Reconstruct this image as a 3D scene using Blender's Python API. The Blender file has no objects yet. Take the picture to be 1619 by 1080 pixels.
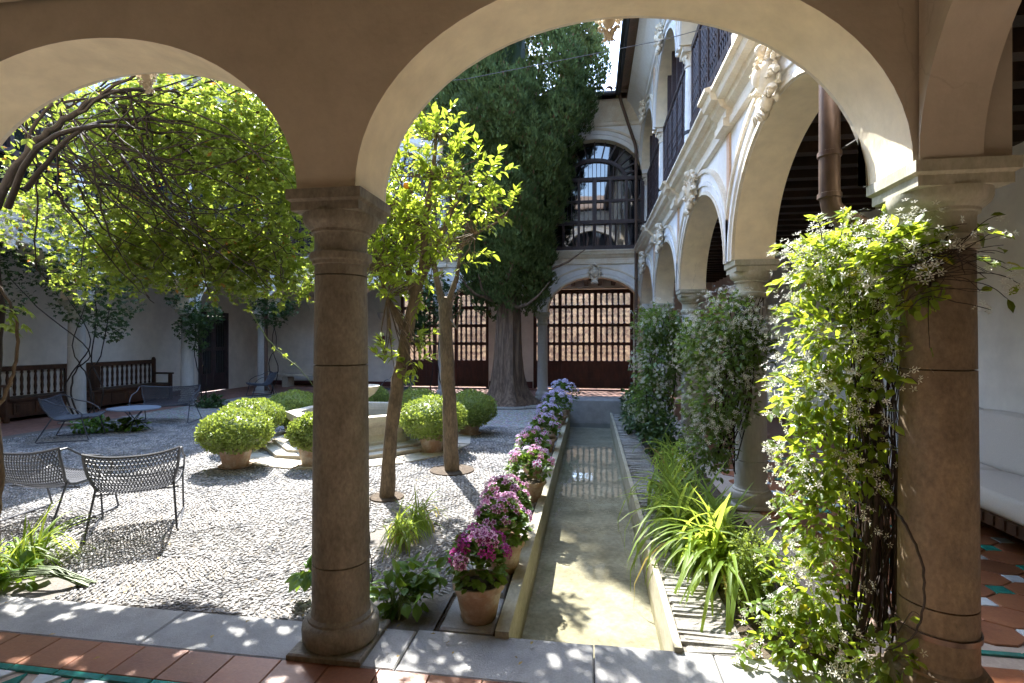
import bpy, math, random
import numpy as np
from mathutils import Vector, Matrix, Quaternion

# ---------------------------------------------------------------- camera, sky, sun, exposure
scene = bpy.context.scene
COL = scene.collection
EYE = 1.6
YAW = math.radians(8.565)
cam_d = bpy.data.cameras.new('camera')
cam = bpy.data.objects.new('camera', cam_d)
COL.objects.link(cam)
cam.location = (0, 0, EYE)
cam.rotation_euler = (math.radians(90), 0, YAW)
cam_d.sensor_width = 36
cam_d.lens = 18.234
cam_d.shift_y = -0.002
cam_d.clip_start = 0.05
cam_d.clip_end = 9000
scene.camera = cam

SUN_EL = math.radians(48)
SUN_AZ = Vector((-0.49, 0.872, 0)).normalized()
SUN_DIR = Vector((SUN_AZ.x * math.cos(SUN_EL), SUN_AZ.y * math.cos(SUN_EL), math.sin(SUN_EL)))
world = bpy.data.worlds.new('World')
scene.world = world
world.use_nodes = True
wn = world.node_tree
wn.nodes.clear()
sky = wn.nodes.new('ShaderNodeTexSky')
sky.sky_type = 'NISHITA'
sky.sun_disc = False
sky.sun_elevation = SUN_EL
sky.sun_rotation = math.atan2(SUN_AZ.x, SUN_AZ.y)
sky.air_density = 1.0
sky.dust_density = 0.6
bg = wn.nodes.new('ShaderNodeBackground')
bg.inputs['Strength'].default_value = 0.15
wo = wn.nodes.new('ShaderNodeOutputWorld')
wn.links.new(sky.outputs[0], bg.inputs['Color'])
wn.links.new(bg.outputs[0], wo.inputs['Surface'])

sun_d = bpy.data.lights.new('sun', 'SUN')
sun_d.energy = 2.0
sun_d.angle = math.radians(0.53)
sun_d.color = (1.0, 0.96, 0.90)
sun = bpy.data.objects.new('sun', sun_d)
COL.objects.link(sun)
sun.rotation_euler = SUN_DIR.to_track_quat('Z', 'Y').to_euler()
sun.location = (-20, 40, 40)

scene.view_settings.view_transform = 'Standard'
scene.view_settings.look = 'None'
scene.view_settings.exposure = 3.35
scene.view_settings.gamma = 1.0
scene.view_settings.use_curve_mapping = False
cy = scene.cycles
cy.use_denoising = True
try:
    cy.denoiser = 'OPENIMAGEDENOISE'
    cy.denoising_input_passes = 'RGB_ALBEDO_NORMAL'
    cy.denoising_prefilter = 'ACCURATE'
except Exception:
    pass
cy.max_bounces = 10
cy.diffuse_bounces = 6
cy.glossy_bounces = 4
cy.transmission_bounces = 6
cy.transparent_max_bounces = 12
cy.sample_clamp_indirect = 8.0
cy.caustics_reflective = False
cy.caustics_refractive = False

random.seed(7)
rng = np.random.default_rng(7)
U = random.uniform
PI = math.pi

# ---------------------------------------------------------------- helpers: pixel survey to world
F, H0, CX = 820.0, 537.0, 809.5
CA, SA = math.cos(YAW), math.sin(YAW)


def W(px, py, Y):
    """a surveyed sight line met with the vertical plane at distance Y along the court"""
    t = math.tan(math.atan((px - CX) / F) - YAW)
    X = t * Y
    d = -X * SA + Y * CA
    return Vector((X, Y, EYE + (H0 - py) / F * d))


# ---------------------------------------------------------------- helpers: materials
MATS = {}


def new_mat(name):
    m = bpy.data.materials.new(name)
    m.use_nodes = True
    nt = m.node_tree
    nt.nodes.clear()
    out = nt.nodes.new('ShaderNodeOutputMaterial')
    MATS[name] = m
    return m, nt, out


def N(nt, kind, **kw):
    n = nt.nodes.new(kind)
    for k, v in kw.items():
        if k.startswith('i_'):
            key = k[2:]
            key = int(key) if key.isdigit() else key.replace('_', ' ')
            n.inputs[key].default_value = v
        else:
            setattr(n, k, v)
    return n


def rgb(c):
    return (c[0], c[1], c[2], 1.0)


def sc(c, k):
    return tuple(min(1.0, max(0.0, x * k)) for x in c)


def mixcol(nt, fac, a, b, mode='MIX'):
    m = nt.nodes.new('ShaderNodeMix')
    m.data_type = 'RGBA'
    m.blend_type = mode
    for sock, v in ((m.inputs[0], fac), (m.inputs[6], a), (m.inputs[7], b)):
        if hasattr(v, 'is_linked'):
            nt.links.new(v, sock)
        elif isinstance(v, (int, float)):
            sock.default_value = v
        else:
            sock.default_value = rgb(v)
    return m.outputs[2]


def noise(nt, scale, detail=4, rough=.55, vec=None, dist=0.0):
    n = N(nt, 'ShaderNodeTexNoise')
    n.inputs['Scale'].default_value = scale
    n.inputs['Detail'].default_value = detail
    n.inputs['Roughness'].default_value = rough
    n.inputs['Distortion'].default_value = dist
    if vec is not None:
        nt.links.new(vec, n.inputs['Vector'])
    return n.outputs['Fac']


def ramp(nt, fac, p0, p1, c0=(0, 0, 0), c1=(1, 1, 1)):
    r = nt.nodes.new('ShaderNodeValToRGB')
    r.color_ramp.elements[0].position = p0
    r.color_ramp.elements[1].position = p1
    r.color_ramp.elements[0].color = rgb(c0)
    r.color_ramp.elements[1].color = rgb(c1)
    nt.links.new(fac, r.inputs[0])
    return r.outputs[0]


def wpos(nt, scale=(1, 1, 1)):
    g = N(nt, 'ShaderNodeNewGeometry')
    m = N(nt, 'ShaderNodeMapping')
    m.inputs['Scale'].default_value = scale
    nt.links.new(g.outputs['Position'], m.inputs['Vector'])
    return m.outputs[0]


def rnd(nt):
    """one random number per loose piece or per object"""
    g = N(nt, 'ShaderNodeNewGeometry')
    o = N(nt, 'ShaderNodeObjectInfo')
    a = N(nt, 'ShaderNodeMath', operation='ADD')
    nt.links.new(g.outputs['Random Per Island'], a.inputs[0])
    nt.links.new(o.outputs['Random'], a.inputs[1])
    f = N(nt, 'ShaderNodeMath', operation='FRACT')
    nt.links.new(a.outputs[0], f.inputs[0])
    return f.outputs[0]


def solid(name, col, rough=.7, dark=None, dscale=3.0, dlo=.4, dhi=.7, fine=.12, fscale=40, bump=.15, bscale=60,
          stretch=(1, 1, 1), piece=0.0, metallic=0.0, spec=.4, coat=0.0, big_bump=0.0, cracks=0.0):
    """a procedural surface: base colour, patches of a second colour, fine grain, relief, difference from piece to piece"""
    m, nt, out = new_mat(name)
    b = N(nt, 'ShaderNodeBsdfPrincipled')
    b.inputs['Roughness'].default_value = rough
    b.inputs['Metallic'].default_value = metallic
    b.inputs['Specular IOR Level'].default_value = spec
    b.inputs['Coat Weight'].default_value = coat
    v = wpos(nt, stretch)
    c = col
    if dark is not None:
        c = mixcol(nt, ramp(nt, noise(nt, dscale, 6, .6, v), dlo, dhi), col, dark)
    if fine:
        nf = noise(nt, fscale, 5, .6, v)
        c = mixcol(nt, ramp(nt, nf, .3, .7), mixcol(nt, 1.0, c, (1 - fine,) * 3, 'MULTIPLY'), mixcol(nt, 1.0, c, (1 + fine,) * 3, 'MULTIPLY'))
    if piece:
        r = rnd(nt)
        c = mixcol(nt, r, mixcol(nt, 1.0, c, (1 - piece, 1 - piece * .9, 1 - piece * .8), 'MULTIPLY'),
                   mixcol(nt, 1.0, c, (1 + piece, 1 + piece * .9, 1 + piece * .8), 'MULTIPLY'))
    if cracks:
        # sparse hairline cracks
        vo = N(nt, 'ShaderNodeTexVoronoi', feature='DISTANCE_TO_EDGE')
        vo.inputs['Scale'].default_value = .9
        nn = N(nt, 'ShaderNodeTexNoise')
        nn.inputs['Scale'].default_value = 3.0
        nn.inputs['Detail'].default_value = 6
        ad = N(nt, 'ShaderNodeMixRGB', blend_type='ADD')
        ad.inputs[0].default_value = .35
        nt.links.new(v, nn.inputs['Vector'])
        nt.links.new(v, ad.inputs[1])
        nt.links.new(nn.outputs['Color'], ad.inputs[2])
        nt.links.new(ad.outputs[0], vo.inputs['Vector'])
        line = ramp(nt, vo.outputs['Distance'], .0015, .0045, (1, 1, 1), (0, 0, 0))
        mask = ramp(nt, noise(nt, 1.1, 3, .5, v), .57, .64)
        mm = N(nt, 'ShaderNodeMath', operation='MULTIPLY')
        nt.links.new(line, mm.inputs[0])
        nt.links.new(mask, mm.inputs[1])
        m3 = N(nt, 'ShaderNodeMath', operation='MULTIPLY')
        nt.links.new(mm.outputs[0], m3.inputs[0])
        m3.inputs[1].default_value = cracks
        c = mixcol(nt, m3.outputs[0], c, sc(col, .45))
    if isinstance(c, tuple):
        b.inputs['Base Color'].default_value = rgb(c)
    else:
        nt.links.new(c, b.inputs['Base Color'])
    if bump or big_bump:
        bn = N(nt, 'ShaderNodeBump')
        bn.inputs['Strength'].default_value = bump if bump else big_bump
        bn.inputs['Distance'].default_value = .01
        nt.links.new(noise(nt, bscale, 5, .6, v), bn.inputs['Height'])
        if big_bump and bump:
            b2 = N(nt, 'ShaderNodeBump')
            b2.inputs['Strength'].default_value = big_bump
            b2.inputs['Distance'].default_value = .05
            nt.links.new(noise(nt, bscale * .12, 3, .5, v), b2.inputs['Height'])
            nt.links.new(b2.outputs[0], bn.inputs['Normal'])
        nt.links.new(bn.outputs[0], b.inputs['Normal'])
    nt.links.new(b.outputs[0], out.inputs['Surface'])
    return m


def leafmat(name, col, tcol=None, trans=.42, var=.35, rough=.38, warm=(.30, .24, .03), warm_amt=.0, spec=.45):
    m, nt, out = new_mat(name)
    r = rnd(nt)
    lo, hi = sc(col, 1 - var), sc(col, 1 + var)
    c = mixcol(nt, r, lo, hi)
    tc = tcol or (col[0] * 2.2, col[1] * 1.9, col[2] * .9)
    t = mixcol(nt, r, sc(tc, 1 - var * .7), sc(tc, 1 + var * .7))
    if warm_amt:
        w = N(nt, 'ShaderNodeMath', operation='GREATER_THAN')
        nt.links.new(r, w.inputs[0])
        w.inputs[1].default_value = 1 - warm_amt
        c = mixcol(nt, w.outputs[0], c, warm)
        t = mixcol(nt, w.outputs[0], t, sc(warm, 1.6))
    b = N(nt, 'ShaderNodeBsdfPrincipled')
    b.inputs['Roughness'].default_value = rough
    b.inputs['Specular IOR Level'].default_value = spec
    nt.links.new(c, b.inputs['Base Color'])
    tr = N(nt, 'ShaderNodeBsdfTranslucent')
    nt.links.new(t, tr.inputs['Color'])
    mx = N(nt, 'ShaderNodeMixShader')
    mx.inputs[0].default_value = trans
    nt.links.new(b.outputs[0], mx.inputs[1])
    nt.links.new(tr.outputs[0], mx.inputs[2])
    nt.links.new(mx.outputs[0], out.inputs['Surface'])
    return m


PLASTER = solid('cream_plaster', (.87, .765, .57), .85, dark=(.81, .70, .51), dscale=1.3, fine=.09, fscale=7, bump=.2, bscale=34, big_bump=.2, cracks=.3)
PLASTER_IN = solid('shade_toned_plaster', (.50, .435, .345), .85, dark=(.445, .38, .30), dscale=1.1, fine=.09, fscale=6, bump=.2, bscale=34, big_bump=.2, cracks=.3)  # darker copy of the plaster, gallery shade put into the colour
WHITE = solid('white_limewash', (.78, .78, .77), .85, dark=(.64, .59, .50), dscale=1.6, dlo=.5, dhi=.8, fine=.05, fscale=18, bump=.15, bscale=25, big_bump=.15)
PALEWALL = solid('pale_gallery_wall', (.78, .74, .67), .85, dark=(.67, .63, .55), dscale=.9, fine=.09, fscale=4, bump=.1, bscale=25)
YSTONE = solid('ochre_stone_moulding', (.74, .69, .58), .8, dark=(.64, .54, .40), dscale=4, fine=.1, fscale=40, bump=.2, bscale=50)
PEACH = solid('peach_brick_strip', (.62, .43, .30), .85, fine=.12, bump=.2)
COLSTONE = solid('brown_grey_column_stone', (.22, .20, .16), .66, dark=(.125, .11, .085), dscale=7, dlo=.42, dhi=.72, fine=.24, fscale=60, bump=.22, bscale=140, stretch=(1, 1, .6), big_bump=.25)
COLSTONE_WARM = solid('ochre_brown_column_stone', (.195, .145, .092), .66, dark=(.115, .085, .055), dscale=7, dlo=.42, dhi=.72, fine=.24, fscale=60, bump=.22, bscale=140, stretch=(1, 1, .6), big_bump=.25)
COLPALE = solid('pale_grey_column_stone', (.50, .49, .46), .65, dark=(.38, .37, .34), dscale=4, fine=.1, fscale=50, bump=.2, bscale=70, stretch=(1, 1, .25))
CAPSTONE = solid('green_tinged_capital_stone', (.46, .43, .34), .7, dark=(.31, .31, .22), dscale=9, dlo=.4, dhi=.7, fine=.12, fscale=70, bump=.2, bscale=90, stretch=(1, 1, .5))
SLABST = solid('grey_paving_stone', (.33, .33, .325), .75, dark=(.24, .24, .235), dscale=6, fine=.12, fscale=90, bump=.3, bscale=120, piece=.08)
MORTAR = solid('grey_bedding_mortar', (.16, .15, .14), .95, dark=(.20, .18, .15), dscale=5, fine=.2, fscale=60, bump=.5, bscale=60)
PEBBLE = solid('grey_white_pebble', (.315, .31, .305), .6, dark=(.16, .16, .165), dscale=2.6, dlo=.44, dhi=.66, fine=.1, fscale=60, bump=.15, bscale=90, piece=.38)
TERRA = solid('terracotta_tile', (.26, .105, .048), .36, dark=(.20, .072, .036), dscale=6, fine=.12, fscale=50, bump=.15, bscale=60, piece=.2, spec=.5)
GROUT = solid('pale_grout', (.40, .33, .27), .9, fine=.15, bump=.3)
TEAL = solid('teal_glazed_tile', (.02, .19, .15), .18, fine=.25, fscale=20, bump=.05, piece=.3, spec=.6)
WGLAZE = solid('white_glazed_tile', (.55, .60, .62), .2, fine=.12, fscale=20, bump=.05, piece=.15, spec=.6)
SOIL = solid('dark_garden_soil', (.065, .047, .032), .95, dark=(.11, .085, .06), dscale=14, fine=.4, fscale=80, bump=.9, bscale=60)
EARTH = solid('dry_ochre_earth', (.22, .135, .065), .95, dark=(.12, .06, .03), dscale=5.5, dlo=.42, dhi=.6, fine=.35, fscale=9, bump=.6, bscale=8)
BRICKST = solid('worn_coping_brick', (.29, .28, .255), .95, dark=(.19, .18, .16), dscale=11, fine=.3, fscale=60, bump=.8, bscale=50, piece=.16)
CHANWALL = solid('ochre_rendered_channel_wall', (.40, .365, .27), .85, dark=(.25, .235, .16), dscale=4, fine=.15, bump=.3, stretch=(1, .5, 1))
CHANBED = solid('sandy_channel_bed', (.44, .41, .33), .9, dark=(.23, .21, .155), dscale=3.2, dlo=.35, dhi=.72, fine=.22, fscale=26, bump=.25, bscale=50)
POT = solid('terracotta_pot_clay', (.34, .215, .135), .88, dark=(.46, .39, .31), dscale=6, dlo=.45, dhi=.62, fine=.15, bump=.2, piece=.12)
FOUNTST = solid('pale_fountain_stone', (.55, .50, .41), .75, dark=(.40, .36, .28), dscale=4, fine=.12, bump=.25)
WOOD = solid('dark_brown_oak', (.08, .038, .02), .5, dark=(.05, .025, .014), dscale=8, fine=.3, fscale=30, bump=.3, bscale=40, stretch=(.5, .5, .15), piece=.15)
WOODRED = solid('red_brown_gate_timber', (.075, .024, .014), .5, dark=(.04, .015, .01), dscale=8, fine=.25, fscale=30, bump=.25, bscale=40, stretch=(.5, .5, .15), piece=.12)
WOODBLK = solid('blackened_window_timber', (.062, .042, .044), .45, dark=(.04, .028, .03), dscale=8, fine=.25, bump=.2, piece=.1)
BEAM = solid('dark_ceiling_timber', (.04, .022, .014), .6, dark=(.02, .012, .009), dscale=5, fine=.3, bump=.3, piece=.25)
METAL = solid('dark_blue_grey_painted_metal', (.055, .06, .075), .42, fine=.1, bump=0, spec=.5)
CORD = solid('dark_woven_cord', (.06, .065, .08), .55, fine=.15, bump=0)
TABTOP = solid('grey_blue_table_top', (.20, .25, .32), .35, fine=.08, bump=0)
COPPER = solid('brown_patinated_copper', (.15, .10, .075), .42, dark=(.09, .06, .05), dscale=6, fine=.2, bump=.1, metallic=.4, stretch=(1, 1, .3))
IRON = solid('black_iron', (.02, .02, .022), .5, fine=.1, bump=0)
FABRIC = solid('oatmeal_cushion_fabric', (.60, .56, .50), .95, fine=.1, fscale=160, bump=.3, bscale=300)
BARK = solid('grey_brown_bark', (.19, .14, .09), .9, dark=(.10, .075, .05), dscale=16, dlo=.35, dhi=.65, fine=.3, fscale=60, bump=.8, bscale=40, stretch=(1, 1, .35))
CYBARK = solid('fibrous_cypress_bark', (.22, .15, .10), .95, dark=(.10, .065, .045), dscale=16, dlo=.35, dhi=.6, fine=.3, fscale=60, bump=1.0, bscale=36, stretch=(1, 1, .1))
STEM = solid('brown_vine_stem', (.036, .025, .019), .8, dark=(.02, .015, .012), dscale=20, fine=.3, bump=.4, piece=.2)
GSTEM = solid('green_stem', (.12, .18, .05), .6, fine=.1, bump=0)
TILE_ROOF = solid('weathered_clay_roof_tile', (.36, .25, .18), .9, dark=(.25, .21, .17), dscale=5, fine=.25, bump=.4, piece=.2)
DARKTRIM = solid('dark_skirting_tile', (.10, .035, .03), .5, fine=.2, bump=.1)
PINKFLOOR = solid('worn_brick_paving', (.28, .15, .115), .7, dark=(.19, .11, .09), dscale=5, fine=.25, fscale=14, bump=.3, bscale=25, piece=.15)
PAPER = solid('white_notice_board', (.55, .54, .52), .6, fine=.02, bump=0)
PRINTRED = solid('dark_red_print', (.14, .03, .03), .6, fine=.05, bump=0)
PRINTGREY = solid('grey_print', (.22, .22, .23), .6, fine=.05, bump=0)
ORANGEFRUIT = solid('ripe_orange_skin', (.75, .30, .02), .45, fine=.1, bump=.2, bscale=120)

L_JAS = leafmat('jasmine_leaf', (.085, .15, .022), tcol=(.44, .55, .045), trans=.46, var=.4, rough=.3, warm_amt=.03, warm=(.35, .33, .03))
L_JAS2 = leafmat('shaded_jasmine_leaf', (.085, .15, .045), tcol=(.26, .38, .05), trans=.38, var=.35, rough=.32)  # duller copy of the jasmine leaf, shade put into its colour
L_ORANGE = leafmat('orange_tree_leaf', (.15, .23, .03), tcol=(.46, .56, .05), trans=.52, var=.3, rough=.32)
L_VINE = leafmat('creeper_leaf', (.13, .19, .04), tcol=(.40, .50, .065), trans=.52, var=.35, rough=.45, warm_amt=.02, warm=(.32, .16, .03))
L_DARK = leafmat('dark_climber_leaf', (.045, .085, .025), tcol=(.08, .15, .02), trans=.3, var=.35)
L_BOX = leafmat('box_leaf', (.21, .27, .075), tcol=(.42, .52, .07), trans=.3, var=.35, rough=.4)
L_CYP = leafmat('cypress_spray', (.085, .125, .04), tcol=(.13, .18, .04), trans=.2, warm_amt=.03, warm=(.12, .075, .035), var=.4, rough=.65, spec=.2)
L_STRAP = leafmat('strap_leaf', (.14, .23, .035), tcol=(.50, .62, .08), trans=.48, var=.3, rough=.5, spec=.3, warm_amt=.03, warm=(.30, .24, .06))
L_GER = leafmat('geranium_leaf', (.09, .17, .03), tcol=(.24, .38, .04), trans=.3, var=.3, rough=.5)
L_BROAD = leafmat('broad_leaf', (.07, .15, .025), tcol=(.26, .40, .03), trans=.35, var=.3, rough=.35)
P_WHITE = leafmat('white_petal', (.82, .82, .76), tcol=(.88, .88, .76), trans=.48, var=.08, rough=.6)
P_EDGE = leafmat('pale_pink_petal_edge', (.74, .46, .66), tcol=(.7, .42, .62), trans=.3, var=.25, rough=.6)
P_DARK = leafmat('dark_purple_petal', (.26, .02, .16), tcol=(.3, .02, .2), trans=.25, var=.35, rough=.6)
P_MAG = leafmat('magenta_petal', (.50, .06, .32), tcol=(.5, .04, .3), trans=.3, var=.3, rough=.6)
P_LIL = leafmat('lilac_petal', (.46, .36, .66), tcol=(.5, .38, .7), trans=.3, var=.2, rough=.6)
P_PALE = leafmat('pale_lilac_petal', (.66, .60, .78), tcol=(.66, .6, .8), trans=.3, var=.12, rough=.6)

# glass, water
GLASS, nt, out = new_mat('dark_window_glass')
b = N(nt, 'ShaderNodeBsdfPrincipled')
b.inputs['Base Color'].default_value = (.012, .014, .018, 1)
b.inputs['Roughness'].default_value = .03
b.inputs['Specular IOR Level'].default_value = .9
b.inputs['Coat Weight'].default_value = 1.0
b.inputs['Coat Roughness'].default_value = .02
bn = N(nt, 'ShaderNodeBump')
bn.inputs['Strength'].default_value = .12
bn.inputs['Distance'].default_value = .02
nt.links.new(noise(nt, 1.6, 2, .5, wpos(nt)), bn.inputs['Height'])
nt.links.new(bn.outputs[0], b.inputs['Normal'])
nt.links.new(b.outputs[0], out.inputs['Surface'])

WATER, nt, out = new_mat('still_clear_water')
tr = N(nt, 'ShaderNodeBsdfTransparent')
tr.inputs['Color'].default_value = (.90, .90, .82, 1)
gl = N(nt, 'ShaderNodeBsdfGlossy')
gl.inputs['Roughness'].default_value = .015
fr = N(nt, 'ShaderNodeFresnel')
fr.inputs['IOR'].default_value = 1.36
bn = N(nt, 'ShaderNodeBump')
bn.inputs['Strength'].default_value = .05
bn.inputs['Distance'].default_value = .02
nt.links.new(noise(nt, 7, 3, .5, wpos(nt)), bn.inputs['Height'])
nt.links.new(bn.outputs[0], gl.inputs['Normal'])
mx = N(nt, 'ShaderNodeMixShader')
nt.links.new(fr.outputs[0], mx.inputs[0])
nt.links.new(tr.outputs[0], mx.inputs[1])
nt.links.new(gl.outputs[0], mx.inputs[2])
nt.links.new(mx.outputs[0], out.inputs['Surface'])

# ---------------------------------------------------------------- helpers: objects
ORIGIN = {}


def tag(o, label=None, cat=None, group=None, kind=None):
    if label: o['label'] = label
    if cat: o['category'] = cat
    if group: o['group'] = group
    if kind: o['kind'] = kind
    return o


def thing(name, loc, label, cat, group=None, rz=0.0):
    o = bpy.data.objects.new(name, None)
    o.empty_display_size = .1
    o.location = loc
    o.rotation_euler = (0, 0, rz)
    COL.objects.link(o)
    ORIGIN[o.name] = Vector(loc)
    return tag(o, label, cat, group)


def put(name, mesh, parent=None, matrix=None):
    o = bpy.data.objects.new(name, mesh)
    COL.objects.link(o)
    if parent is not None:
        o.parent = parent
    if matrix is not None:
        o.matrix_local = matrix
    return o


def origin_of(p):
    v = Vector((0, 0, 0))
    while p is not None:
        v += ORIGIN.get(p.name, Vector((0, 0, 0)))
        p = p.parent
    return v


def copy_tree(o, parent=None):
    c = o.copy()
    COL.objects.link(c)
    c.parent = parent
    for ch in list(o.children):
        copy_tree(ch, c)
    return c


def dup(o, loc, rz=0.0, label=None, group=None, scale=None):
    c = copy_tree(o)
    c.location = loc
    c.rotation_euler = (0, 0, rz)
    if scale: c.scale = scale
    if label: c['label'] = label
    if group: c['group'] = group
    return c


class MB:
    """collects shapes; build() links them as one mesh object"""

    def __init__(s):
        s.v, s.f, s.m, s.s = [], [], [], []

    def add(s, V, Fs, mi=0, smooth=False):
        k = len(s.v)
        s.v.extend([tuple(p) for p in V])
        for q in Fs:
            s.f.append([k + i for i in q])
            s.m.append(mi)
            s.s.append(smooth)
        return s

    def box(s, lo, hi, mi=0):
        x0, y0, z0 = lo
        x1, y1, z1 = hi
        V = [(x0, y0, z0), (x1, y0, z0), (x1, y1, z0), (x0, y1, z0), (x0, y0, z1), (x1, y0, z1), (x1, y1, z1), (x0, y1, z1)]
        return s.add(V, [(0, 3, 2, 1), (4, 5, 6, 7), (0, 1, 5, 4), (1, 2, 6, 5), (2, 3, 7, 6), (3, 0, 4, 7)], mi)

    def cbox(s, lo, hi, b=.01, mi=0, jit=0.0):
        """box with chamfered upper edges"""
        x0, y0, z0 = lo
        x1, y1, z1 = hi
        j = lambda: U(-jit, jit)
        V = [(x0, y0, z0), (x1, y0, z0), (x1, y1, z0), (x0, y1, z0)]
        V += [(x0 + j(), y0 + j(), z1 - b), (x1 + j(), y0 + j(), z1 - b), (x1 + j(), y1 + j(), z1 - b), (x0 + j(), y1 + j(), z1 - b)]
        V += [(x0 + b, y0 + b, z1 + j()), (x1 - b, y0 + b, z1 + j()), (x1 - b, y1 - b, z1 + j()), (x0 + b, y1 - b, z1 + j())]
        Q = [(0, 3, 2, 1), (8, 9, 10, 11)]
        for i in range(4):
            k = (i + 1) % 4
            Q += [(i, k, 4 + k, 4 + i), (4 + i, 4 + k, 8 + k, 8 + i)]
        return s.add(V, Q, mi)

    def bar(s, p, q, w, h, up=(0, 0, 1), mi=0):
        p, q, up = Vector(p), Vector(q), Vector(up)
        d = (q - p).normalized()
        x = d.cross(up).normalized() * (w / 2)
        z = x.cross(d).normalized() * (h / 2)
        V = [p - x - z, p + x - z, p + x + z, p - x + z, q - x - z, q + x - z, q + x + z, q - x + z]
        return s.add(V, [(0, 3, 2, 1), (4, 5, 6, 7), (0, 1, 5, 4), (1, 2, 6, 5), (2, 3, 7, 6), (3, 0, 4, 7)], mi)

    def tube(s, pts, r, n=6, closed=False, mi=0, caps=True):
        P = [Vector(p) for p in pts]
        k = len(P)
        R = r if isinstance(r, (list, tuple)) else [r] * k
        ref = None
        V = []
        for i in range(k):
            a = P[i - 1] if (i > 0 or closed) else P[i]
            c = P[(i + 1) % k] if (i < k - 1 or closed) else P[i]
            d = (c - a)
            d = d.normalized() if d.length > 1e-9 else Vector((0, 0, 1))
            if ref is None:
                ref = d.orthogonal().normalized()
            ref = (ref - d * ref.dot(d))
            ref = ref.normalized() if ref.length > 1e-6 else d.orthogonal().normalized()
            y = d.cross(ref)
            for j in range(n):
                t = 2 * PI * j / n
                V.append(P[i] + (ref * math.cos(t) + y * math.sin(t)) * R[i])
        Q = []
        for i in range(k if closed else k - 1):
            i2 = (i + 1) % k
            for j in range(n):
                j2 = (j + 1) % n
                Q.append((i * n + j, i * n + j2, i2 * n + j2, i2 * n + j))
        if caps and not closed:
            Q.append(tuple(range(n - 1, -1, -1)))
            Q.append(tuple((k - 1) * n + j for j in range(n)))
        return s.add(V, Q, mi, True)

    def lathe(s, prof, n=32, c=(0, 0, 0), mi=0, smooth=True, caps=True, rot=0.0):
        V, Q = [], []
        for r, z in prof:
            for j in range(n):
                t = 2 * PI * j / n + rot
                V.append((c[0] + r * math.cos(t), c[1] + r * math.sin(t), c[2] + z))
        k = len(prof)
        for i in range(k - 1):
            for j in range(n):
                j2 = (j + 1) % n
                Q.append((i * n + j, i * n + j2, (i + 1) * n + j2, (i + 1) * n + j))
        if caps:
            Q.append(tuple(range(n - 1, -1, -1)))
            Q.append(tuple((k - 1) * n + j for j in range(n)))
        return s.add(V, Q, mi, smooth)

    def ball(s, c, r, n=10, m=7, mi=0, jit=0.0):
        r = (r, r, r) if not isinstance(r, (tuple, list)) else r
        V, Q = [], []
        for i in range(m + 1):
            ph = PI * i / m
            for j in range(n):
                t = 2 * PI * j / n
                k = 1 + U(-jit, jit)
                V.append((c[0] + r[0] * k * math.sin(ph) * math.cos(t), c[1] + r[1] * k * math.sin(ph) * math.sin(t), c[2] + r[2] * k * math.cos(ph)))
        for i in range(m):
            for j in range(n):
                j2 = (j + 1) % n
                Q.append((i * n + j, (i + 1) * n + j, (i + 1) * n + j2, i * n + j2))
        return s.add(V, Q, mi, True)

    def mesh(s, name, mats, sharp=38):
        me = bpy.data.meshes.new(name)
        me.from_pydata(s.v, [], s.f)
        mats = mats if isinstance(mats, (list, tuple)) else [mats]
        for m in mats: me.materials.append(m)
        if any(s.m): me.polygons.foreach_set('material_index', s.m)
        me.polygons.foreach_set('use_smooth', s.s)
        if any(s.s): me.set_sharp_from_angle(angle=math.radians(sharp))
        me.update()
        return me

    def build(s, name, mats, parent=None, world=True, sharp=38):
        """world: shapes were given in world space; they are moved into the parent's frame"""
        if parent is not None and world:
            o = origin_of(parent)
            s.v = [(p[0] - o.x, p[1] - o.y, p[2] - o.z) for p in s.v]
        return put(name, s.mesh(name, mats, sharp), parent)


def np_mesh(name, V, Fc, mats, smooth=False, mi=None):
    """V (n,3), Fc (m,k) arrays to a mesh"""
    me = bpy.data.meshes.new(name)
    n, m, k = len(V), len(Fc), Fc.shape[1]
    me.vertices.add(n)
    me.vertices.foreach_set('co', V.astype(np.float32).ravel())
    me.loops.add(m * k)
    me.loops.foreach_set('vertex_index', Fc.astype(np.int32).ravel())
    me.polygons.add(m)
    me.polygons.foreach_set('loop_start', np.arange(0, m * k, k, dtype=np.int32))
    for x in (mats if isinstance(mats, (list, tuple)) else [mats]): me.materials.append(x)
    if mi is not None: me.polygons.foreach_set('material_index', mi.astype(np.int32))
    me.polygons.foreach_set('use_smooth', np.full(m, smooth, dtype=bool))
    me.update(calc_edges=True)
    me.validate()
    return me


def frames(D, Nn):
    """rotation matrices (n,3,3) with columns side, along D, normal near Nn"""
    D = D / np.linalg.norm(D, axis=1, keepdims=True)
    Xs = np.cross(D, Nn)
    ln = np.linalg.norm(Xs, axis=1, keepdims=True)
    Xs = np.where(ln < 1e-5, np.array([[1.0, 0, 0]]), Xs / np.maximum(ln, 1e-5))
    Zs = np.cross(Xs, D)
    return np.stack([Xs, D, Zs], axis=2)


def rvec(n):
    v = rng.normal(size=(n, 3))
    return v / np.linalg.norm(v, axis=1, keepdims=True)


CAMP = np.array([0, 0, EYE])


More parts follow.
